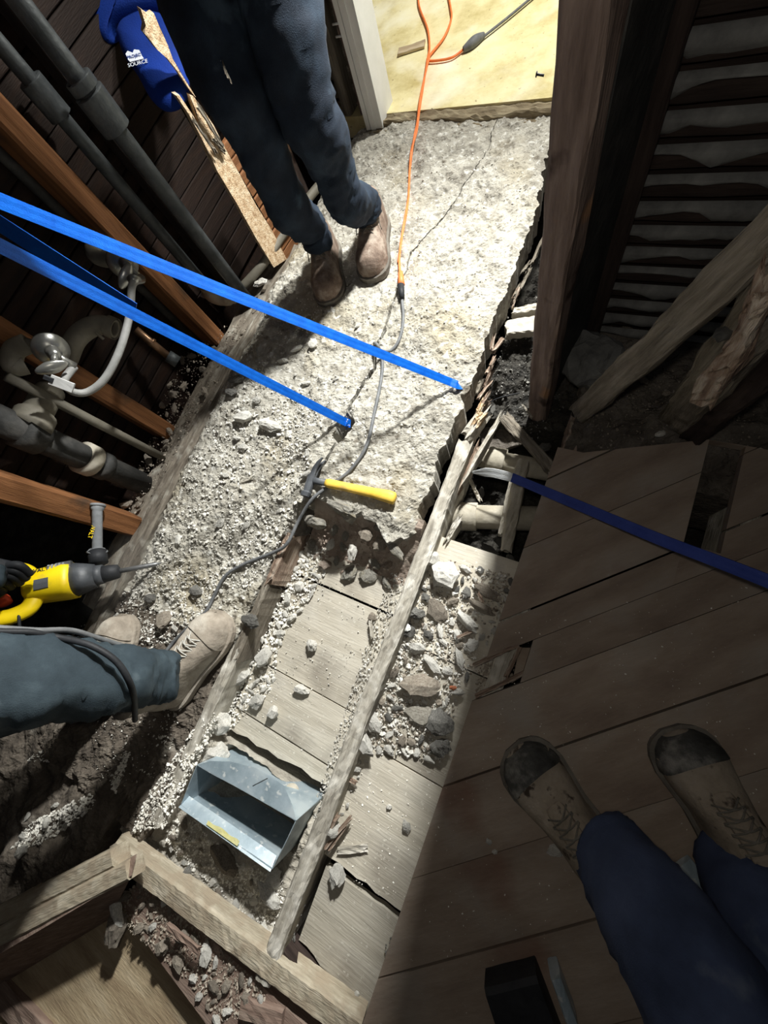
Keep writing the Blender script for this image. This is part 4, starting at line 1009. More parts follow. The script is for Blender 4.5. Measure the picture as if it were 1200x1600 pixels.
pebbles('gravel', [(150, 960), (330, 1000), (260, 1160), (200, 1120), (100, 1100), (60, 1000)], zl, 900, .003, .014, M_stone, 'gravel around and under the near worker', dens=-.2)
pebbles('gravel', [(700, 480), (840, 470), (880, 640), (830, 700), (770, 640)], lambda x, y: float(ZH2(np.array(x), np.array(y))), 500, .004, .014, M_dark_stone, 'black crumbly earth beside the corner post', z=-.1, dens=-.4)
pebbles('gravel', [(150, 1262), (172, 1255), (205, 1175), (198, 1172)], zl, 420, .004, .012, M_stone, 'pale grit laid as a streak of light on the dark dirt left of the joist', dens=-.9)  # pale stones added to imitate a lit streak between shadows
pebbles('gravel', [(5, 1330), (40, 1290), (140, 1240), (160, 1255), (60, 1320)], zs_, 700, .005, .018, M_stone, 'pale debris laid as a spot of light on the far left ridge', dens=-.9)  # pale stones added where light falls on the ridge
pebbles('gravel', [(20, 1195), (70, 1165), (120, 1160), (95, 1195)], zs_, 260, .004, .014, M_stone, 'pale debris laid as a small patch of light under the trouser leg', dens=-.9)  # light patch imitated with added pale stones
pebbles('gravel', [(325, 1110), (345, 1120), (262, 1290), (205, 1300), (240, 1230)], lambda x, y: max(zl(x, y), zb_(x, y)) if y > -.86 else zb_(x, y), 1500, .004, .014, M_stone, 'pale gravel along the left side of the grey joist top', dens=-.6)
pebbles('gravel', [(700, 875), (800, 898), (800, 960), (770, 1000), (760, 940), (720, 900)], zrb, 700, .002, .009, M_brown_stone, 'brown rotten crumbs along the plank ends below the hole', z=-.05, dens=-.5)
pebbles('gravel', [(745, 1030), (810, 1008), (806, 1062), (742, 1092)], zrb, 420, .003, .014, M_brown_stone, 'dark brown debris inside the small floor hole', z=-.05, dens=-.6)
# splinters of wood in the heap and by the long joist
for (a, b, z, lb) in (((505, 1330), (548, 1275), -.02, 'longest brown splinter of the bundle by the black seam'), ((498, 1325), (530, 1270), -.01, 'brown splinter at the left of the bundle by the black seam'),
                      ((512, 1333), (540, 1290), -.025, 'brown splinter at the right of the bundle by the black seam'), ((525, 1330), (578, 1325), -.04, 'grey flat sliver lying right of the splinter bundle'),
                      ((527, 1207), (560, 1228), -.03, 'orange-brown splinter beside the joist above the bundle'), ((578, 968), (582, 1000), -.06, 'thin pale stick standing on the board by the joist'),
                      ((745, 925), (756, 945), -.02, 'pale stick among the brown chunks near the hole'), ((712, 998), (740, 985), -.03, 'brown stick lying in the heap'), ((395, 540), (400, 562), .045, 'thin straw-coloured stick on the slab'),
                      ((372, 755), (395, 745), .03, 'short grey stick on the near slab'), ((640, 1000), (655, 1010), -.03, 'short stick in the right heap')):
    thbeam('wood_splinter', P(*a, z), P(*b, z), .009 if 'flat' not in lb else .016, .007, M_rot if 'brown' in lb else M_joist, lb, 'splinter', seg=5, jit=.0015, spl=(.01, .015))
# red-brown rotten rim of the small floor hole
t = thing('hole_edge', 'reddish rotten wood rim around the small hole in the diagonal planks', 'wood', P(790, 1050, -.02))
for a, b in (((738, 1040), (812, 1008)), ((742, 1090), (842, 1040)), ((812, 1008), (790, 1062)), ((848, 1012), (862, 1035))):
    beam('edge_strip', P(*a, -.002), P(*b, -.002), .010, .016, M_rot, t, seg=10, jit=.002, spl=(.005, .01))
o = plain('hole_block', [tuple(P(a, b, -.03)[:2]) for a, b in ((812, 1012), (850, 1012), (862, 1030), (800, 1066))], -.024, -.05, M_plank); del o['kind']; tag(o, 'block of lower board showing in the right part of the small floor hole', 'board')
# ================================================================== STRAPS
def ribbon(pts, wd, th, nrm, n=14):
    "a flat strap: pts, width(t), thickness, nrm(t) = direction of its flat face normal"
    p = catmull(pts, n) if len(pts) > 2 else [V(pts[0]).lerp(V(pts[1]), i / 40) for i in range(41)]
    m = len(p); vs = []; fs = []
    for i in range(m):
        s = i / (m - 1); t = (p[min(i + 1, m - 1)] - p[max(i - 1, 0)]).normalized()
        nn = nrm(s); nn = (nn - t * nn.dot(t)).normalized(); b = t.cross(nn)
        w_ = wd(s) / 2
        for k, (u, q) in enumerate(((-1, -.5), (-.5, -.6), (0, -.5), (.5, -.6), (1, -.5), (1, .5), (.5, .6), (0, .5), (-.5, .6), (-1, .5))):
            vs.append(p[i] + b * (u * w_) + nn * (q * th))
    c = 10
    for i in range(m - 1):
        for k in range(c): fs.append([i * c + k, i * c + (k + 1) % c, (i + 1) * c + (k + 1) % c, (i + 1) * c + k])
    fs += [list(range(c))[::-1], list(range((m - 1) * c, m * c))]
    return vs, fs
def strap(pts, wd, m, label, nrm, th=.0022):
    v, f = ribbon(pts, wd, th, nrm); return tag(add('strap', v, f, m, None, smooth=False), label, 'strap')
def facing(p, q, tilt=0):          # face of the strap turned up and towards the middle of the room
    n0 = V((.45, -.35, .8)); n1 = V((.2, -.2, 1))
    return lambda s: n0.lerp(n1, s)
e1 = D(0, 314, .62); g1 = P(704, 597, .055)
ext = e1 + (e1 - g1) * .6
strap([ext, e1, e1.lerp(g1, .5), e1.lerp(g1, .97), g1, P(716, 602, .045), P(722, 606, -.02), P(718, 612, -.09)], lambda s: .026 - .004 * abs(math.sin(s * 3)), M_blue,
      'upper bright blue strap stretched from the far left to the right edge of the slab', facing(0, 0))
e2 = D(0, 384, .65); g2 = P(541, 660, .03)
ext = e2 + (e2 - g2) * .6
strap([ext, e2, e2.lerp(g2, .5), e2.lerp(g2, .97), g2, P(541, 668, -.04), P(535, 672, -.10)], lambda s: .024, M_blue, 'lower bright blue strap running down into the hole in the slab crack', facing(0, 0))
e3 = D(0, 350, .74); g3 = D(212, 486, .80)
strap([e3 + (e3 - g3) * .5, e3, e3.lerp(g3, .5), g3], lambda s: .034, M_bluemid, 'blue strap length in a shaded tone hanging between the two bright straps at far left', lambda s: V((.2, -.7, .6)))
t = thing('worn_strap', 'worn strap at right with a pale frayed tip reaching over the hole', 'strap', P(800, 745, -.01))
q0, q1, q2, q3 = P(738, 738, -.03), P(800, 746, .0), P(905, 790, .05), D(1200, 908, .66)
q4 = q3 + (q3 - q2) * 1.3
v, f = ribbon([q0, q0.lerp(q1, .5) + V((0, .002, .01)), q1], lambda s: .006 + .018 * min(1, s * 3), .003, lambda s: V((.1, -.6, .8))); add('tip', v, f, M_white, t)
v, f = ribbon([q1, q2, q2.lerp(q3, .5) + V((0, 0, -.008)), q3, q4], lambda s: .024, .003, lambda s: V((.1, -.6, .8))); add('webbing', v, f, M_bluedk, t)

# ================================================================== CORDS
def on(pxs, dz=.006, r=0):
    out = []
    for px, py in pxs:
        p = P(px, py, .05); z = (zl(p.x, p.y) if p.x < crackx(max(p.y, .1)) else zr(p.x, p.y)) if p.y < 1.68 else .055
        out.append(P(px, py, z + dz))
    return out
t = thing('extension_cord', 'orange extension cord coming in two strands through the doorway to a plug on the slab', 'cord', P(640, 250, .05))
main = [(640, -60), (652, -20), (655, 10), (668, 45), (671, 75), (668, 92), (662, 130), (655, 175)]
addtube('cord', [P(a, b, .060) for a, b in main] + [P(651, 205, .075), P(643, 235, .055)] + on([(640, 270), (638, 310), (632, 345), (627, 375), (624, 405), (625, 430)]), .0042, M_orange, t, seg=8)
addtube('cord', [P(a, b, .060) for a, b in ((690, -60), (698, -20), (704, 12), (705, 30), (694, 58), (672, 86), (668, 94), (680, 95), (706, 90), (726, 76))], .0042, M_orange, t, seg=8)
addtube('cord', [P(a, b, .068) for a, b in ((672, 86), (668, 100), (657, 150), (652, 190))] + [P(647, 215, .07)] + on([(641, 262), (637, 320), (630, 360), (622, 410)]), .0036, M_orange, t, seg=8)
cn = on([(626, 426), (627, 445)], .010)
add('plug', *tube(cn, lambda s: .008 + .004 * s, seg=12, smooth=False), M_orange, t, smooth=True)
t = thing('tool_cord', 'grey rubber cord winding over the slab from the orange plug to the near worker', 'cord', P(590, 560, .05))
cn = on([(626, 446), (628, 466)], .010)
add('plug', *tube(cn, lambda s: .012 - .003 * s, seg=12, smooth=False), M_black, t, smooth=True)
addtube('cord', on([(628, 466), (630, 500), (624, 530), (612, 547), (596, 548), (585, 537)]) + [P(590, 540, .07)] + on([(597, 560), (596, 590), (585, 645), (572, 698), (545, 737), (510, 762)], .008) +
        [P(486, 782, .055)] + on([(466, 815), (448, 850), (425, 864), (380, 882), (352, 900), (335, 930), (322, 955), (300, 975), (272, 1002), (250, 1030)], .010), .0052, M_cord, t, seg=10)
t = thing('doorway_cord', 'grey cord with a dark connector lying in the bright doorway', 'cord', P(760, 55, .06))
addtube('cord', [P(752, 60, .062), P(775, 42, .062), P(800, 22, .062), P(850, -20, .062)], .0045, M_cord, t, seg=8)
add('connector', *tube([P(724, 78, .062), P(735, 70, .065), P(745, 62, .065), P(756, 55, .062)], lambda s: .009 + .008 * math.sin(s * 3.1), seg=12), M_cord, t, smooth=True)
t = thing('wood_offcut', 'thin brown board offcut lying at the left of the bright doorway', 'board', P(645, 80, .055))
thv = beam_vf((P(622, 88, .06) - P(664, 72, .06)).length, .045, .008, seg=6, jit=.001)
add('slat', thv[0], thv[1], M_ply, t, world=frame(P(622, 80, .062), P(664, 66, .062)))
t = thing('nail', 'bent nail sticking out of the left side of the corner post', 'nail', V((-.16, .62, .5)))
np0 = PY(850, 118, .62); addtube('shank', [np0, PY(838, 116, .62)], .0012, M_iron, t, seg=6); addtube('head', [PY(839, 116, .62), PY(837.5, 116, .62)], .0028, M_iron, t, seg=8)

# ================================================================== HAMMER
def on1(px, py, dz): return on([(px, py)], dz)[0]
hz = .058
a = P(530, 756, hz); b = P(619, 776, hz - .006)
hm = frame(P(486, 750, hz), b)
t = thing('claw_hammer', 'hammer with dark steel head and yellow handle lying across the slab crack', 'hammer', world=hm)
Lh = (b - P(486, 750, hz)).length
def rr_loft(stations, seg=14, e=.8):
    vs = []; fs = []
    for (x, cy, cz, ry, rz_) in stations:
        for k in range(seg):
            g = 2 * math.pi * k / seg; c, s = math.cos(g), math.sin(g)
            vs.append(V((x, cy + ry * math.copysign(abs(c) ** e, c), cz + rz_ * math.copysign(abs(s) ** e, s))))
    m = len(stations)
    for i in range(m - 1):
        for k in range(seg): fs.append([i * seg + k, i * seg + (k + 1) % seg, (i + 1) * seg + (k + 1) % seg, (i + 1) * seg + k])
    fs += [list(range(seg))[::-1], list(range((m - 1) * seg, m * seg))]
    return vs, fs
v, f = rr_loft([(.05 * 1, 0, 0, .011, .010), (.06, 0, 0, .0135, .011), (.10, 0, 0, .0125, .010), (Lh * .75, -.002, 0, .0145, .011), (Lh * .92, -.004, 0, .018, .013), (Lh * .985, -.006, 0, .017, .012), (Lh, -.006, 0, .010, .008)])
add('handle', v, f, M_ydark, t, world=hm, smooth=True)
v, f = rr_loft([(-.002, 0, 0, .012, .010), (.02, 0, 0, .010, .008), (.056, 0, 0, .0105, .009)])
add('shaft', v, f, M_tool, t, world=hm, smooth=True)
# head lies across the shaft: block, striking face and forked claw (y axis of the hammer)
def yl(stations, m, name):
    v, f = rr_loft(stations, 12, .7); return add(name, [V((q.y, q.x, q.z)) for q in v], [x[::-1] for x in f], m, t, world=hm, smooth=False)
yl([(-.052, -.002, 0, .013, .012), (-.040, -.002, 0, .0145, .014), (-.036, 0, 0, .011, .010), (-.020, 0, 0, .012, .011), (.014, .0, 0, .013, .011)], M_tool, 'head')
for s in (-1, 1):
    yl([(.010, .002, s * .005, .009, .005), (.035, .004, s * .007, .008, .005), (.055, .010, s * .009, .006, .004), (.070, .018, s * .010, .003, .003)], M_tool, 'claw')

# ================================================================== YELLOW DEMOLITION HAMMER
tip = P(252, 880, .002); back = P(-20, 934, .24)
X_ = (tip - back); Lt = X_.length; X_.normalize()
dwn = P(60, 1000, .15) - P(60, 920, .15); Y_ = -(dwn - X_ * dwn.dot(X_)).normalized(); Z_ = X_.cross(Y_)
tm = Matrix(((X_.x, Y_.x, Z_.x, tip.x), (X_.y, Y_.y, Z_.y, tip.y), (X_.z, Y_.z, Z_.z, tip.z), (0, 0, 0, 1)))
def tloc(px, py):      # where a pixel meets the tool's own plane z = 0 (in tool axes)
    d = V(ray(px, py)); o_ = V(CAM) - tip; k = -o_.dot(Z_) / d.dot(Z_); p = o_ + d * k
    return V((p.dot(X_), p.dot(Y_), 0))
def tlz(px, py, zc):
    d = V(ray(px, py)); o_ = V(CAM) - tip - Z_ * zc; k = -o_.dot(Z_) / d.dot(Z_); p = V(CAM) - tip + d * k
    return V((p.dot(X_), p.dot(Y_), p.dot(Z_)))
t = thing('demolition_hammer', 'yellow and grey electric demolition hammer at the left edge with chisel on the rubble', 'power tool', world=tm)
def ta(name, vf, m, par=None, smooth=True): return add(name, vf[0], vf[1], m, par or t, world=tm, smooth=smooth)
xa = lambda px, py: tloc(px, py).x
x1 = xa(185, 890); x2 = xa(158, 890); x3 = xa(150, 893); x4 = xa(118, 903); x5 = xa(98, 906); x6 = xa(55, 912); x7 = xa(0, 925)
rb_ = .5 * abs(tloc(85, 935).y - tloc(85, 886).y)
cyb = .5 * (tloc(95, 935).y + tloc(95, 886).y)
ta('chisel', tube([(0, 0, 0), (-.02, 0, 0), (x1 * .5, cyb * .3, 0), (x1 + .005, cyb * .6, 0)], lambda s: .003 + .005 * min(1, s * 4), seg=10, smooth=False), M_steel)
ta('chuck', rr_loft([(x1 + .004, cyb * .6, 0, .014, .014), (x1, cyb * .6, 0, .022, .022), (x1 - .02, cyb * .7, 0, .025, .025), (x2 + .004, cyb * .8, 0, .027, .027), (x2, cyb * .8, 0, .022, .022)], 20, 1), M_black)
ta('collar', rr_loft([(x2 + .006, cyb, 0, .030, .030), (x3 - .006, cyb, 0, .032, .032)], 20, 1), M_tool)
ta('gear_case', rr_loft([(x3, cyb, 0, rb_ * .68, rb_ * .68), ((x3 + x4) / 2, cyb, 0, rb_ * .85, rb_ * .85), (x4, cyb, 0, rb_ * 1.0, rb_ * .98)], 20, .8), M_tool)
ta('housing', rr_loft([(x4, cyb, 0, rb_ * 1.04, rb_), (x4 - .02, cyb, 0, rb_ * 1.06, rb_ * 1.02), (x5, cyb, 0, rb_ * 1.04, rb_), (x6, cyb, 0, rb_ * .92, rb_ * .92), (xa(44, 914), cyb, 0, rb_ * .7, rb_ * .75)], 20, .62), M_yellow)
for i in range(5):
    xx = x4 - .012 - i * .009
    ta('vent_slot', rr_loft([(xx, cyb + rb_ * .62, rb_ * .72, rb_ * .30, .010), (xx - .005, cyb + rb_ * .62, rb_ * .72, rb_ * .30, .010)], 8, .5), M_tooll, smooth=False)
ta('vent_panel', rr_loft([(x4 + .004, cyb + rb_ * .60, rb_ * .68, rb_ * .36, .012), (x5 + .0, cyb + rb_ * .60, rb_ * .68, rb_ * .36, .012)], 8, .5), M_steel, smooth=False)
ta('info_label', rr_loft([(xa(88, 912), cyb - rb_ * .25, rb_ * .80, rb_ * .36, .012), (xa(66, 916), cyb - rb_ * .25, rb_ * .76, rb_ * .36, .012)], 8, .5), M_tool, smooth=False)
# D handle
hp = [(70, 905), (52, 895), (20, 896), (-20, 905), (-45, 930), (-35, 962), (0, 968), (38, 964), (58, 950), (62, 930), (50, 912)]
hc = [(20, 890), (44, 896), (58, 912), (58, 934), (48, 952), (24, 964), (0, 969), (-30, 973)]
ta('rear_handle', tube([tloc(*q) + V((0, 0, .012)) for q in hc], .023, seg=14, flat=.8), M_yellow)
ta('grip_cover', tube([tloc(q[0], q[1]) + V((0, 0, .006)) for q in ((40, 900), (20, 893), (0, 893), (-30, 897))], .020, seg=14, flat=.9), M_yellow)
ta('trigger', tube([tloc(-14, 932), tloc(4, 936), tloc(10, 944)], .016, seg=12, flat=.8), M_trig)
ta('band', tube([tloc(34, 953) + V((0, 0, .018)), tloc(37, 967) + V((0, 0, .024)), tloc(34, 985) + V((0, 0, .010))], .004, seg=8), M_black)
# side handle standing off the collar
h0 = tloc(154, 880); h1 = tloc(152, 862); h2 = tlz(152, 800, .075); h3 = tlz(153, 790, .080)
sh = ta('side_handle', tube([h1, h1.lerp(h2, .12), h1.lerp(h2, .3), h1.lerp(h2, .75), h2, h3], lambda s: .014 + .004 * (s > .85) + .003 * (s < .15), seg=18, n=5), M_tooll)
ta('guard', tube([h1, h1 + (h2 - h1).normalized() * .004, h1 + (h2 - h1).normalized() * .010], lambda s: .030 - .010 * s, seg=24, smooth=False), M_tooll, sh)
ta('end_cap', tube([h3 + (h3 - h2).normalized() * -.004, h3 + (h3 - h2).normalized() * .004], .021, seg=20, smooth=False), M_tooll, sh)
ta('clamp', tube([h0, h1], .026, seg=16, smooth=False), M_black, sh)
def lettering(txt, size, m, parent, wm, name='lettering', ext=.0006):
    cu = bpy.data.curves.new(name, 'FONT'); cu.body = txt; cu.size = size; cu.extrude = ext; cu.align_x = 'CENTER'; cu.align_y = 'CENTER'
    o_ = bpy.data.objects.new('text_tmp', cu); COL.objects.link(o_)
    dg = bpy.context.evaluated_depsgraph_get(); me = bpy.data.meshes.new_from_object(o_.evaluated_get(dg)); bpy.data.objects.remove(o_)
    me.name = name; me.materials.clear(); me.materials.append(m)
    return place(bpy.data.objects.new(name, me), parent, wm)
hv = (h2 - h1).normalized(); mid = h1.lerp(h2, .52)
hv.z = 0; hv.normalize(); sd = V((hv.y, -hv.x, 0)); 
rowm = Matrix(((hv.x, -sd.x * -1 * -1, 0, 0), (hv.y, -sd.y, 0, 0), (0, 0, 1, 0), (0, 0, 0, 1)))
lx = -hv; ly = V((-lx.y, lx.x, 0))
lm = Matrix(((lx.x, ly.x, 0, 0), (lx.y, ly.y, 0, 0), (0, 0, 1, 0), (0, 0, 0, 1)))
lettering('DEWALT', .017, M_yellow, sh, tm @ Matrix.Translation(mid + V((0, 0, .0195)) - sd * .006) @ lm)
bt = Matrix.Translation(V((xa(68, 899), cyb + rb_ * .62, rb_ * .93)))
lettering('DEWALT', .016, M_black, t, tm @ bt)

# ================================================================== BOOTS
def boot(pfx, name, label, heel, toe, wd, mu, ms, lace_m, toe_m=None, nl=6, du=.052, loops=True, tilt=0, up=V((0, 0, 1)), shaft=True):
    heel = V(heel); toe = V(toe); wm = frame(heel, toe, up); L_ = (toe - heel).length
    t = thing(name, label, 'boot', world=wm)
    def W_(u): return np.interp(u, [0, .05, .15, .3, .45, .6, .72, .85, .93, .98, 1], [.30, .62, .76, .74, .76, .90, 1.0, .96, .78, .5, .22]) * wd / 2
    def HT(u): return np.interp(u, [0, .05, .15, .3, .42, .55, .7, .82, .92, .97, 1], [.085, .115, .125, .125, .112, .088, .070, .062, .052, .038, .018])
    n = 34; seg = 16; vs = []; fs = []
    for i in range(n + 1):
        u = i / n; hw = W_(u); hh = HT(u)
        for k in range(seg + 1):
            g = math.pi * k / seg; c, s = math.cos(g), math.sin(g)
            y = hw * math.copysign(abs(c) ** .75, c); z_ = .020 + hh * abs(s) ** .62 - (.0 if s > 0 else 0)
            crease = .0018 * math.sin(u * 60) * (1 if .52 < u < .72 else 0) * abs(s)
            wob = .0015 * mnoise.noise(V((u * 9, y * 50, z_ * 50)))
            vs.append(V((u * L_, y + wob, z_ + crease + wob)))
    for i in range(n):
        for k in range(seg): fs.append([i * (seg + 1) + k, i * (seg + 1) + k + 1, (i + 1) * (seg + 1) + k + 1, (i + 1) * (seg + 1) + k][::-1])
    fs.append(list(range(seg + 1))); fs.append([n * (seg + 1) + k for k in range(seg + 1)][::-1])
    if shaft:
        cv, cf = tube([(L_ * .20, 0, .10), (L_ * .18, 0, .15), (L_ * .17, 0, .19)], lambda s: .044 + .003 * s, seg=18)
        vs, fs = merge((vs, fs), (cv, cf))
    add('upper', vs, fs, mu, t, world=wm, smooth=True)
    # sole with a welt and tread lugs
    out = [V((u * L_ + (.004 if u > .5 else -.004) * abs(2 * u - 1), W_(u) + .006, 0)) for u in np.linspace(0, 1, 26)]
    loop = out + [V((p.x, -p.y, 0)) for p in out[::-1]]; m_ = len(loop); vs = []
    for sc, z_ in ((.96, .0), (1, .005), (1.0, .016), (1.02, .019), (1.02, .024), (.93, .027)):
        for p in loop: vs.append(V(((p.x - L_ / 2) * (1 + (sc - 1) * .5) + L_ / 2, p.y * sc, z_)))
    fs = [[r * m_ + i, r * m_ + (i + 1) % m_, (r + 1) * m_ + (i + 1) % m_, (r + 1) * m_ + i][::-1] for r in range(5) for i in range(m_)] + [list(range(m_)), [5 * m_ + i for i in range(m_)][::-1]]
    add('sole', vs, fs, ms, t, world=wm)
    # toe cap panel raised over the upper
    vs = []; fs = []; a_ = 12
    for i in range(a_ + 1):
        u = .80 + .19 * i / a_
        for k in range(seg + 1):
            g = math.pi * k / seg; c, s = math.cos(g), math.sin(g); hw = W_(u) + .0036; hh = HT(u) + .0040
            uu = u - .05 * (abs(c) ** 2) * (1 - i / a_)
            vs.append(V((uu * L_, hw * math.copysign(abs(c) ** .75, c), .020 + hh * abs(s) ** .62)))
    for i in range(a_):
        for k in range(seg): fs.append([i * (seg + 1) + k, i * (seg + 1) + k + 1, (i + 1) * (seg + 1) + k + 1, (i + 1) * (seg + 1) + k][::-1])
    tc_ = add('toe_cap', vs, fs, toe_m or mu, t, world=wm, smooth=True)
    if toe_m: tag(tc_, 'scuffed toe cap worn black')
    # tongue and laces
    tv, tf = tube([(L_ * .30, 0, .143), (L_ * .42, 0, .131), (L_ * .56, 0, .107), (L_ * .62, 0, .095)], .018, seg=12, flat=.35); add('tongue', tv, tf, mu, t, world=wm, smooth=True)
    lv = []
    for i in range(nl):
        u = .34 + du * i; z_ = .0235 + HT(u); sw = .022
        s_ = 1 if i % 2 else -1
        lv.append(tube([(u * L_, -sw, z_ - .006), (u * L_ + .004, 0, z_ + .006), ((u + .045) * L_, sw, .0235 + HT(u + .045) - .006)], .0017, seg=6))
        lv.append(tube([(u * L_, sw, z_ - .006), (u * L_ + .004, 0, z_ + .006), ((u + .045) * L_, -sw, .0235 + HT(u + .045) - .006)], .0017, seg=6))
    for s_ in ((-1, 1) if loops else ()):
        lv.append(tube([(L_ * .36, 0, .148), (L_ * .42, s_ * .022, .150), (L_ * .52, s_ * .040, .120), (L_ * .50, s_ * .024, .122), (L_ * .38, s_ * .004, .148)], .0017, seg=6))
        lv.append(tube([(L_ * .36, 0, .148), (L_ * .44, s_ * .03, .135), (L_ * .56, s_ * .044, .085)], .0016, seg=6))
    v, f = merge(*lv); add('laces', v, f, lace_m, t, world=wm, smooth=True)
    return t

# ================================================================== PEOPLE (trousers, torso, arms and head grow from one skin)
def figure(name, label, joints, edges, radii, root, parts, seed=0, wrinkle=.013, loc=(0, 0, 0)):
    "joints: dict name -> point.  parts(z, x, y) picks the material slot per face"
    t = thing(name, label, 'person', loc)
    keys = list(joints); me = bpy.data.meshes.new('body')
    me.from_pydata([tuple(joints[k]) for k in keys], [(keys.index(a), keys.index(b)) for a, b in edges], [])
    o = bpy.data.objects.new('body_tmp', me); COL.objects.link(o)
    md = o.modifiers.new('Skin', 'SKIN'); md.use_smooth_shade = True; md.branch_smoothing = .3
    sv = me.skin_vertices[0].data
    for i, k in enumerate(keys):
        r = radii[k]; sv[i].radius = r if isinstance(r, tuple) else (r, r); sv[i].use_root = (k == root)
    o.modifiers.new('Sub', 'SUBSURF').levels = 3
    dg = bpy.context.evaluated_depsgraph_get(); ev = bpy.data.meshes.new_from_object(o.evaluated_get(dg))
    n = len(ev.vertices); co = np.empty(n * 3); ev.vertices.foreach_get('co', co); co = co.reshape(-1, 3)
    no = np.empty(n * 3); ev.vertices.foreach_get('normal', no); no = no.reshape(-1, 3)
    out = []
    for c, q in zip(co, no):
        c = V(c); q = V(q)
        b = mnoise.noise(V((c.x * 9 + seed, c.y * 9, c.z * 14))) + .45 * (1 - 2 * abs(mnoise.noise(V((c.x * 30 + seed, c.y * 30, c.z * 52 + 7 * c.x))))) + .7 * (1 - abs(mnoise.noise(V((c.x * 14, c.y * 14 + seed, c.z * 26)))) * 2) * .5
        out.append(tuple(c + q * (wrinkle * b - wrinkle * .3)))
    faces = [list(p.vertices) for p in ev.polygons]
    bpy.data.objects.remove(o)
    mats, pick = parts
    bo = add('body', out, faces, mats, t, smooth=True)
    off = W[bo.name].translation
    for p in bo.data.polygons: p.material_index = pick(p.center + off)
    return t

def VT(px, py, bx, by, z=.04):
    b = P(bx, by, z); d = ray(px, py); k = (b.x * d[0] + b.y * d[1]) / (d[0] ** 2 + d[1] ** 2); return V(CAM + d * k)
# -- worker at the top, standing on the slab
fa = P(510, 470, .05); fb = P(580, 437, .05)
b1_toe = on1(516, 476, 0); b2_toe = on1(583, 442, 0)
d1 = V((.42, -.90, 0)).normalized(); d2 = V((.30, -.95, 0)).normalized()
b1t = V((b1_toe.x, b1_toe.y, .038)); b2t = V((b2_toe.x, b2_toe.y, .038)); b1h = b1t - d1 * .28; b2h = b2t - d2 * .28
boot('a', 'work_boot', 'dusty brown boot of the far worker, the one nearer the left wall', b1h, b1t, .105, M_boot1, M_sole, M_lace, shaft=False)
boot('a', 'work_boot', 'dusty brown boot of the far worker, the one nearer the orange cord', b2h, b2t, .105, M_boot1, M_sole, M_lace, shaft=False)
print('WBOOT', b1h, b1t)
def lv(px, py, z): return P(px, py, z)
J = {}
an1 = b1t - d1 * .185 + V((0, 0, .15)); an2 = b2t - d2 * .185 + V((0, 0, .15))
J = dict(pelvis=V((-.905, 1.14, .90)), belly=V((-.87, 1.07, 1.04)), chest=V((-.80, .95, 1.22)), neck=V((-.76, .84, 1.36)), chin=V((-.75, .78, 1.41)), head=V((-.73, .72, 1.50)),  # unseen torso leaned forward so that it shades the left wall
         hipL=V((-1.0, 1.12, .84)), hipR=V((-.80, 1.14, .84)),
         thL=VT(352, 120, 508, 450), thR=VT(462, 130, 580, 425), kneeL=VT(422, 262, 508, 450), kneeR=VT(512, 250, 578, 422), calfL=VT(455, 340, 508, 450), calfR=VT(545, 322, 576, 420), anL=an1, anR=an2, cufL=b1t - d1 * .138 + V((0, 0, .085)), cufR=b2t - d2 * .138 + V((0, 0, .085)),
         shL=V((-.98, .90, 1.28)), shR=V((-.60, .96, 1.28)), elL=V((-1.06, .78, 1.08)), elR=V((-.56, .82, 1.08)), wrL=V((-1.00, .66, .99)), wrR=V((-.64, .64, .99)), haL=V((-.97, .60, .98)), haR=V((-.67, .58, .98)))
Eg = [('pelvis', 'belly'), ('belly', 'chest'), ('chest', 'neck'), ('neck', 'chin'), ('chin', 'head'), ('pelvis', 'hipL'), ('pelvis', 'hipR'), ('hipL', 'thL'), ('thL', 'kneeL'), ('kneeL', 'calfL'), ('calfL', 'anL'), ('anL', 'cufL'),
      ('hipR', 'thR'), ('thR', 'kneeR'), ('kneeR', 'calfR'), ('calfR', 'anR'), ('anR', 'cufR'), ('chest', 'shL'), ('chest', 'shR'), ('shL', 'elL'), ('shR', 'elR'), ('elL', 'wrL'), ('elR', 'wrR'), ('wrL', 'haL'), ('wrR', 'haR')]
Rd = dict(pelvis=(.17, .13), belly=(.165, .12), chest=(.18, .13), neck=.065, chin=.07, head=(.085, .10), hipL=.105, hipR=.105, thL=.085, thR=.082, kneeL=.067, kneeR=.064, calfL=.063, calfR=.060, anL=.056, anR=.054, cufL=.062, cufR=.060,
          shL=.07, shR=.07, elL=.05, elR=.05, wrL=.038, wrR=.038, haL=.04, haR=.04)
figure('person', 'worker in navy jeans and brown boots standing on the slab at the top', J, Eg, Rd, 'pelvis',
       ([M_denim, M_shirt, M_skin], lambda c: 0 if c.z < .98 else (2 if (c.z > 1.36 or (c.y < .66)) else 1)), seed=3, loc=(-.86, 1.0, .04))
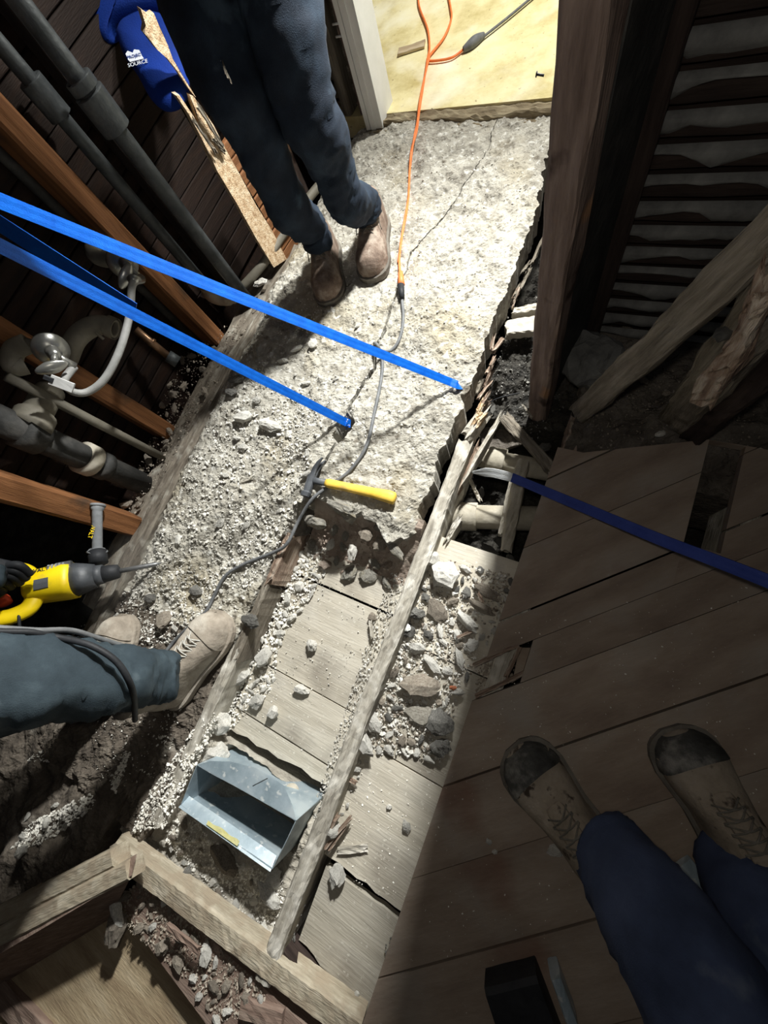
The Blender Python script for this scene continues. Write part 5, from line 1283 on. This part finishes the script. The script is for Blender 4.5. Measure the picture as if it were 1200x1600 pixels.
# -- near worker on the left: vertical shin, leaning over the tool
h1_, t1_ = P(262, 1098, .02), P(352, 962, .03)
boot('b', 'work_boot', 'pale dusty boot of the left worker beside the rotten joist', V((h1_.x, h1_.y, -.0)), V((t1_.x, t1_.y, .012)), .118, M_boot, M_boot, M_lace2, nl=8, du=.056, loops=False)
h2_, t2_ = P(165, 1110, .0), P(205, 962, .0)
boot('b', 'work_boot', 'pale dusty boot of the left worker mostly hidden behind the trouser leg', V((h2_.x, h2_.y, -.01)), V((t2_.x, t2_.y, .0)), .105, M_boot, M_boot, M_lace2, nl=8, du=.056, loops=False)
an = D(252, 1058, .965); kn = D(30, 1084, .69)
J = dict(pelvis=V((-1.16, -.68, .86)), belly=V((-1.10, -.66, 1.0)), chest=V((-1.08, -.55, 1.15)), neck=V((-1.02, -.45, 1.24)), chin=V((-.99, -.41, 1.25)), head=V((-.95, -.36, 1.27)),
         hipL=V((-1.06, -.62, .80)), hipR=V((-1.26, -.72, .80)), kneeL=kn + V((-.05, 0, .03)), midL=D(160, 1062, .83), anL=an, cufL=D(284, 1055, .985),
         kneeR=V((-1.16, -.55, .46)), anR=V((h2_.x + .0, h2_.y + .05, .14)), cufR=V((h2_.x + .01, h2_.y + .06, .11)),
         shL=V((-.93, -.62, 1.20)), shR=V((-1.22, -.55, 1.20)), elL=V((-.98, -.60, .95)), elR=V((-1.42, -.52, .90)), wrR=V((-1.42, -.47, .50)), haR=D(8, 900, 1.02), wrL=V((-1.20, -.60, .62)), haL=V((-1.47, -.56, .30)))
Eg = [('pelvis', 'belly'), ('belly', 'chest'), ('chest', 'neck'), ('neck', 'chin'), ('chin', 'head'), ('pelvis', 'hipL'), ('pelvis', 'hipR'), ('hipL', 'kneeL'), ('kneeL', 'midL'), ('midL', 'anL'), ('anL', 'cufL'),
      ('hipR', 'kneeR'), ('kneeR', 'anR'), ('anR', 'cufR'), ('chest', 'shL'), ('chest', 'shR'), ('shL', 'elL'), ('shR', 'elR'), ('elR', 'wrR'), ('wrR', 'haR')]
del J['wrL'], J['haL']
Rd = dict(pelvis=(.16, .13), belly=(.16, .12), chest=(.17, .13), neck=.065, chin=.07, head=(.085, .10), hipL=.10, hipR=.10, kneeL=.099, midL=.080, anL=.066, cufL=.067, kneeR=.085, anR=.058, cufR=.06,
          shL=.07, shR=.07, elL=.05, elR=.045, wrR=.036, haR=.030)
pw = figure('person', 'worker at the left edge in grey-blue trousers holding the yellow demolition hammer', J, Eg, Rd, 'pelvis',
            ([M_denim2, M_shirt, M_black], lambda c: 1 if (c.z > .93 or c.x < -1.36) else 0), seed=9, loc=(-.9, -.5, 0), wrinkle=.017)
# gloved hand over the tool
gl = []
g0 = D(-25, 888, 1.02); 
gl.append(tube([D(-60, 885, 1.0), D(-20, 888, 1.02), D(12, 892, 1.05)], lambda s: .034 - .006 * s, seg=14, flat=.7))
for i, (a_, b_, c_) in enumerate((((8, 884), (30, 884), (48, 898)), ((6, 890), (26, 893), (42, 905)), ((0, 897), (20, 901), (32, 912)), ((-8, 903), (8, 908), (18, 918)))):
    gl.append(tube([D(*a_, 1.045), D(*b_, 1.05), D(*c_, 1.075)], lambda s: .0125 - .002 * s, seg=10))
gl.append(tube([D(-30, 905, 1.04), D(-12, 918, 1.06), D(5, 928, 1.08)], .013, seg=10))
v, f = merge(*gl); tag(add('glove', v, f, M_black, pw, smooth=True), 'dark work glove with fingers closed over the tool')
# cord draped over the trouser leg
t = thing('power_lead', 'black lead draped over the grey-blue trouser leg of the left worker', 'cord', D(170, 1025, .78))
addtube('cord', [D(-40, 985, .68), D(0, 987, .70), D(50, 988, .73), D(90, 996, .76), D(140, 1008, .765), D(180, 1032, .775), D(202, 1065, .79), D(210, 1095, .83), D(211, 1125, .90)], .0062, M_black, t, seg=10)
addtube('cord', [D(-40, 978, .70), D(10, 982, .72), D(60, 985, .74), D(110, 985, .79), D(150, 996, .84), D(200, 1012, .90)], .0055, M_cord, t, seg=10)
# -- photographer, lower right
toe3 = P(803, 1168, .02); heel3 = P(958, 1362, .02)
toe3.z = heel3.z = .001; 
boot('c', 'work_boot', 'tan suede boot of the photographer with a worn black toe, nearest the small floor hole', heel3 + (heel3 - toe3) * .0, toe3, .122, M_boot3, M_sole, M_lace, toe_m=M_scuff, nl=5, du=.05, loops=False, shaft=False)
toe4 = P(1050, 1140, .02); heel4 = P(1170, 1360, .02); toe4.z = heel4.z = .001
boot('c', 'work_boot', 'dark tan boot in deep shade at the right, beside the near boot', heel4, toe4, .115, M_boot3, M_sole, M_lace, toe_m=M_scuff, nl=5, du=.05, loops=False, shaft=False)
print('B3', (toe3 - heel3).length, (toe4 - heel4).length, (t1_ - h1_).length, (t2_ - h2_).length)
anA = D(950, 1330, .665); mA = D(1015, 1425, .555); kA = D(1150, 1610, .47)
anB = D(1160, 1350, .66); mB = D(1210, 1450, .56); kB = D(1330, 1620, .48)
J = dict(pelvis=V((.62, -.95, .78)), belly=V((.60, -.88, .93)), chest=V((.52, -.72, 1.12)), neck=V((.42, -.55, 1.26)), chin=V((.39, -.50, 1.28)), head=V((.34, -.44, 1.32)),
         hipA=V((.50, -.93, .74)), hipB=V((.74, -.84, .74)), kA=kA, mA=mA, anA=anA, cA=D(930, 1305, .69), kB=kB, mB=mB, anB=anB, cB=D(1145, 1325, .69),
         shA=V((.34, -.72, 1.18)), shB=V((.66, -.58, 1.18)), eA=V((.24, -.60, 1.05)), eB=V((.48, -.38, 1.08)), wA=V((.10, -.34, 1.08)), wB=V((.26, -.18, 1.12)))
Eg = [('pelvis', 'belly'), ('belly', 'chest'), ('chest', 'neck'), ('neck', 'chin'), ('chin', 'head'), ('pelvis', 'hipA'), ('pelvis', 'hipB'), ('hipA', 'kA'), ('kA', 'mA'), ('mA', 'anA'), ('anA', 'cA'),
      ('hipB', 'kB'), ('kB', 'mB'), ('mB', 'anB'), ('anB', 'cB'), ('chest', 'shA'), ('chest', 'shB'), ('shA', 'eA'), ('shB', 'eB'), ('eA', 'wA'), ('eB', 'wB')]
Rd = dict(pelvis=(.16, .13), belly=(.16, .12), chest=(.17, .13), neck=.065, chin=.07, head=(.085, .10), hipA=.10, hipB=.10, kA=.092, mA=.083, anA=.068, cA=.066, kB=.092, mB=.083, anB=.068, cB=.066,
          shA=.07, shB=.07, eA=.05, eB=.045, wA=.036, wB=.036)
ph = figure('person', 'photographer in blue jeans and tan boots at the lower right, legs only', J, Eg, Rd, 'pelvis',
       ([M_denim3, M_shirt], lambda c: 0 if c.z < .86 else 1), seed=15, loc=(.3, -.4, 0), wrinkle=.013)
for (a_, b_, r_) in (((1000, 1398), (1012, 1418), .0022), ((1128, 1468), (1158, 1498), .0018)):
    pass
# things on the floor by the photographer
thbeam('metal_strip', P(1068, 1350, .02), P(1150, 1455, .02), .035, .015, M_galv, 'pale grey metal strip lying behind the photographer\'s near leg', 'metal strip', seg=6, jit=.001)
t = thing('toolbox', 'dark box with a pale metal edge at the bottom of the photo', 'box', P(850, 1590, .03))
a_ = P(800, 1600, .05); b_ = P(868, 1590, .05)
beam('box_body', P(780, 1620, .06), P(865, 1600, .06), .12, .06, M_black, t, seg=6, jit=.0006)
beam('edge_strip', P(868, 1530, .062), P(895, 1605, .062), .018, .05, M_galv, t, seg=6, jit=.0008)

# ================================================================== BROKEN STUD, LATH ENDS AND BLUE BAG, upper left
t = thing('broken_stud', 'split upright stud with torn pale edges beside the far worker', 'timber', V((-1.22, 1.05, 0)))
def upr(px, py): # point in the plane of the broken stud's room face
    return PX(px, py, -1.20)
face = [(220, 20), (238, 32), (250, 60), (262, 92), (285, 130), (305, 150), (330, 200), (350, 225), (376, 275), (400, 320), (425, 360), (448, 405), (428, 418),
        (400, 372), (370, 318), (340, 268), (318, 222), (296, 180), (276, 150), (288, 148), (300, 165), (306, 150), (290, 122), (268, 88), (250, 62), (232, 50), (220, 35)]
outl = [upr(*q) for q in face]
def slab_from(outline, depth, m, name, parent, jit=.0):
    n = len(outline); back = [q + V(depth) for q in outline]
    bm = bmesh.new(); fv = [bm.verts.new(q) for q in outline]; bv = [bm.verts.new(q) for q in back]
    bm.faces.new(fv); bm.faces.new(bv[::-1])
    for i in range(n): bm.faces.new([fv[i], bv[i], bv[(i + 1) % n], fv[(i + 1) % n]])
    bmesh.ops.triangulate(bm, faces=bm.faces[:]); bmesh.ops.recalc_face_normals(bm, faces=bm.faces[:])
    v, f = bm_vf(bm); return add(name, v, f, m, parent)
lower = [(376, 275), (400, 320), (425, 360), (448, 405), (428, 418), (400, 372), (370, 318), (340, 268), (318, 222), (296, 180), (276, 150), (280, 148), (300, 178), (312, 196), (306, 172), (296, 148), (302, 150), (318, 172), (334, 196), (352, 232)]
upper = [(220, 14), (234, 24), (240, 20), (252, 48), (262, 70), (270, 92), (285, 118), (300, 142), (306, 152), (296, 140), (278, 112), (262, 92), (246, 78), (236, 64), (226, 52), (228, 40)]
tag(slab_from([upr(*q) for q in upper], (-.03, .02, 0), M_splint, 'torn_piece', t), 'upper torn sliver standing against blue fabric')
tag(slab_from([upr(*q) for q in lower], (-.035, .02, 0), M_splint, 'torn_piece', t), 'forked lower part with pale torn face')
for (a_, b_, r_) in (((306, 160), (352, 232), .006), ((300, 180), (340, 245), .004), ((330, 215), (356, 240), .004)):
    beam('shred', PX(*a_, -1.18), PX(*b_, -1.185), r_ * 2.5, r_, M_greyw, t, up=V((1, 0, 0)), seg=6, jit=.003, spl=(.02, .02))
lb = thing('lath_stack', 'brown lath ends stacked up the wall between broken stud and worker', 'lath', V((-1.24, 1.1, .2)))
zz = .02
while zz < .40:
    c = V((-1.215, 1.115, zz))
    beam('lath', (-1.22, 1.04, zz), (-1.20, 1.18 + random.uniform(-.01, .01), zz), .03, .036, M_stud, lb, seg=4, jit=.0015, up=V((0, 0, 1)))
    zz += .040
# blue fabric bag: two puffed lobes with printed house logo
bc = PX(225, 90, -1.345)
bwm = Matrix(((R[0][0], R[0][1], R[0][2], bc.x), (R[1][0], R[1][1], R[1][2], bc.y), (R[2][0], R[2][1], R[2][2], bc.z), (0, 0, 0, 1)))
sc = (-(bwm.to_3x3().transposed() @ (bc - V(CAM))).z) / F
t = thing('fabric_bag', 'bright blue fabric bag with a white printed house logo behind the broken stud', 'bag', world=bwm)
def puff(outline, thick, name, dz=0):
    cx = sum(q[0] for q in outline) / len(outline); cy = sum(q[1] for q in outline) / len(outline)
    pp = catmull([V((q[0], q[1], 0)) for q in outline] + [V((outline[0][0], outline[0][1], 0))], 4)[:-1]; n = len(pp); vs = []; fs = []
    rings = [(1, 0), (.97, .35), (.88, .65), (.7, .88), (.4, 1), (.0, 1.02)]
    def loc(x, y, h):
        hh = thick * h + .006 * mnoise.noise(V((x * .03, y * .03, 0))) * (h > 0)
        return V(((x - 225) * sc, -(y - 90) * sc, dz + hh))
    for s in (1, -1):
        for k, h in rings[:-1]:
            for p in pp: vs.append(loc(cx + (p.x - cx) * k, cy + (p.y - cy) * k, h * s))
        vs.append(loc(cx, cy, s * 1.02))
    st = (len(rings) - 1) * n + 1
    for s in (0, 1):
        b = s * st
        for r in range(len(rings) - 2):
            for i in range(n):
                q = [b + r * n + i, b + r * n + (i + 1) % n, b + (r + 1) * n + (i + 1) % n, b + (r + 1) * n + i]; fs.append(q[::-1] if s == 0 else q)
        for i in range(n):
            q = [b + (len(rings) - 2) * n + i, b + (len(rings) - 2) * n + (i + 1) % n, b + st - 1]; fs.append(q[::-1] if s == 0 else q)
    return add(name, vs, fs, M_bag, t, world=bwm, smooth=True)
puff([(120, -40), (128, 10), (138, 42), (165, 63), (178, 40), (215, 28), (262, 16), (300, 4), (300, -40)], .028, 'top_flap', .0)
lo = puff([(178, 45), (190, 28), (225, 14), (270, 30), (288, 80), (292, 130), (280, 158), (255, 165), (232, 148), (212, 112), (190, 80)], .030, 'pocket', -.01)
def bl(x, y, z_=.0235): return V(((x - 225) * sc, -(y - 90) * sc, z_))
hs_ = [(205, 100), (208, 95), (216, 98), (218, 93), (226, 94), (231, 104), (233, 107), (212, 112), (209, 109)]
v = [bl(*q) for q in hs_]; add('logo', v + [q + V((0, 0, -.002)) for q in v], [list(range(len(v)))[::-1], [i + len(v) for i in range(len(v))]] + [[i, (i + 1) % len(v), len(v) + (i + 1) % len(v), len(v) + i] for i in range(len(v))], M_print, lo, world=bwm)
rz_ = Matrix.Rotation(math.radians(14), 4, 'Z')
lettering('PROJECT', 6.4 * sc, M_bag, lo, bwm @ Matrix.Translation(bl(220, 103.5, .0247)) @ rz_, ext=.0003)
lettering('SOURCE', 8.2 * sc, M_print, lo, bwm @ Matrix.Translation(bl(224, 115, .0245)) @ rz_, ext=.0003)
# made-up strands standing in for a slit of light at the worker's thigh
t = thing('light_slit', 'thin cord with a frayed pale end hanging on the far worker\'s thigh', 'cord', PX(330, 80, -.95))
dd = lambda x, y: D(x, y, .80)
addtube('loop', [dd(289, -10), dd(293, 18), dd(305, 38), dd(318, 50)], .0022, M_cord, t, seg=6)
addtube('loop', [dd(304, -10), dd(310, 14), dd(318, 34), dd(322, 50)], .0020, M_greyw, t, seg=6)
addtube('loop', [dd(318, 48), dd(328, 52), dd(334, 62), dd(326, 60), dd(322, 70), dd(334, 88), dd(346, 96)], .0022, M_cord, t, seg=6)
for q in ((362, 130), (356, 122), (352, 116)): beam('slit_end', dd(346, 92), dd(*q), .0022, .0015, M_greyw, t, seg=5, jit=.001)

# thin dust hanging where the chisel bites
m = bpy.data.materials.new('dust_haze'); m.use_nodes = True; nt = m.node_tree; nt.nodes.clear()
vo = nt.nodes.new('ShaderNodeVolumeScatter'); vo.inputs['Color'].default_value = (.9, .9, .88, 1); vo.inputs['Anisotropy'].default_value = .2
tc = nt.nodes.new('ShaderNodeTexCoord'); ln = nt.nodes.new('ShaderNodeVectorMath'); ln.operation = 'LENGTH'
mr = nt.nodes.new('ShaderNodeMapRange'); mr.inputs[1].default_value = 1.0; mr.inputs[2].default_value = .1; mr.inputs[3].default_value = 0; mr.inputs[4].default_value = 2.0
no = nt.nodes.new('ShaderNodeTexNoise'); no.inputs['Scale'].default_value = 2.6; mu = nt.nodes.new('ShaderNodeMath'); mu.operation = 'MULTIPLY'
ou = nt.nodes.new('ShaderNodeOutputMaterial')
nt.links.new(tc.outputs['Object'], ln.inputs[0]); nt.links.new(ln.outputs['Value'], mr.inputs[0]); nt.links.new(tc.outputs['Object'], no.inputs['Vector'])
nt.links.new(mr.outputs[0], mu.inputs[0]); nt.links.new(no.outputs[0], mu.inputs[1]); nt.links.new(mu.outputs[0], vo.inputs['Density']); nt.links.new(vo.outputs[0], ou.inputs['Volume'])
bm = bmesh.new(); bmesh.ops.create_icosphere(bm, subdivisions=3, radius=1); v, f = bm_vf(bm)
o = add('dust_cloud', v, f, m, None, world=Matrix.Translation(P(205, 890, .06)) @ Matrix.Rotation(1.2, 4, 'Z') @ Matrix.Diagonal((.20, .11, .10, 1)))
tag(o, 'thin pale dust cloud around the chisel tip at the left', 'dust', None, 'stuff')
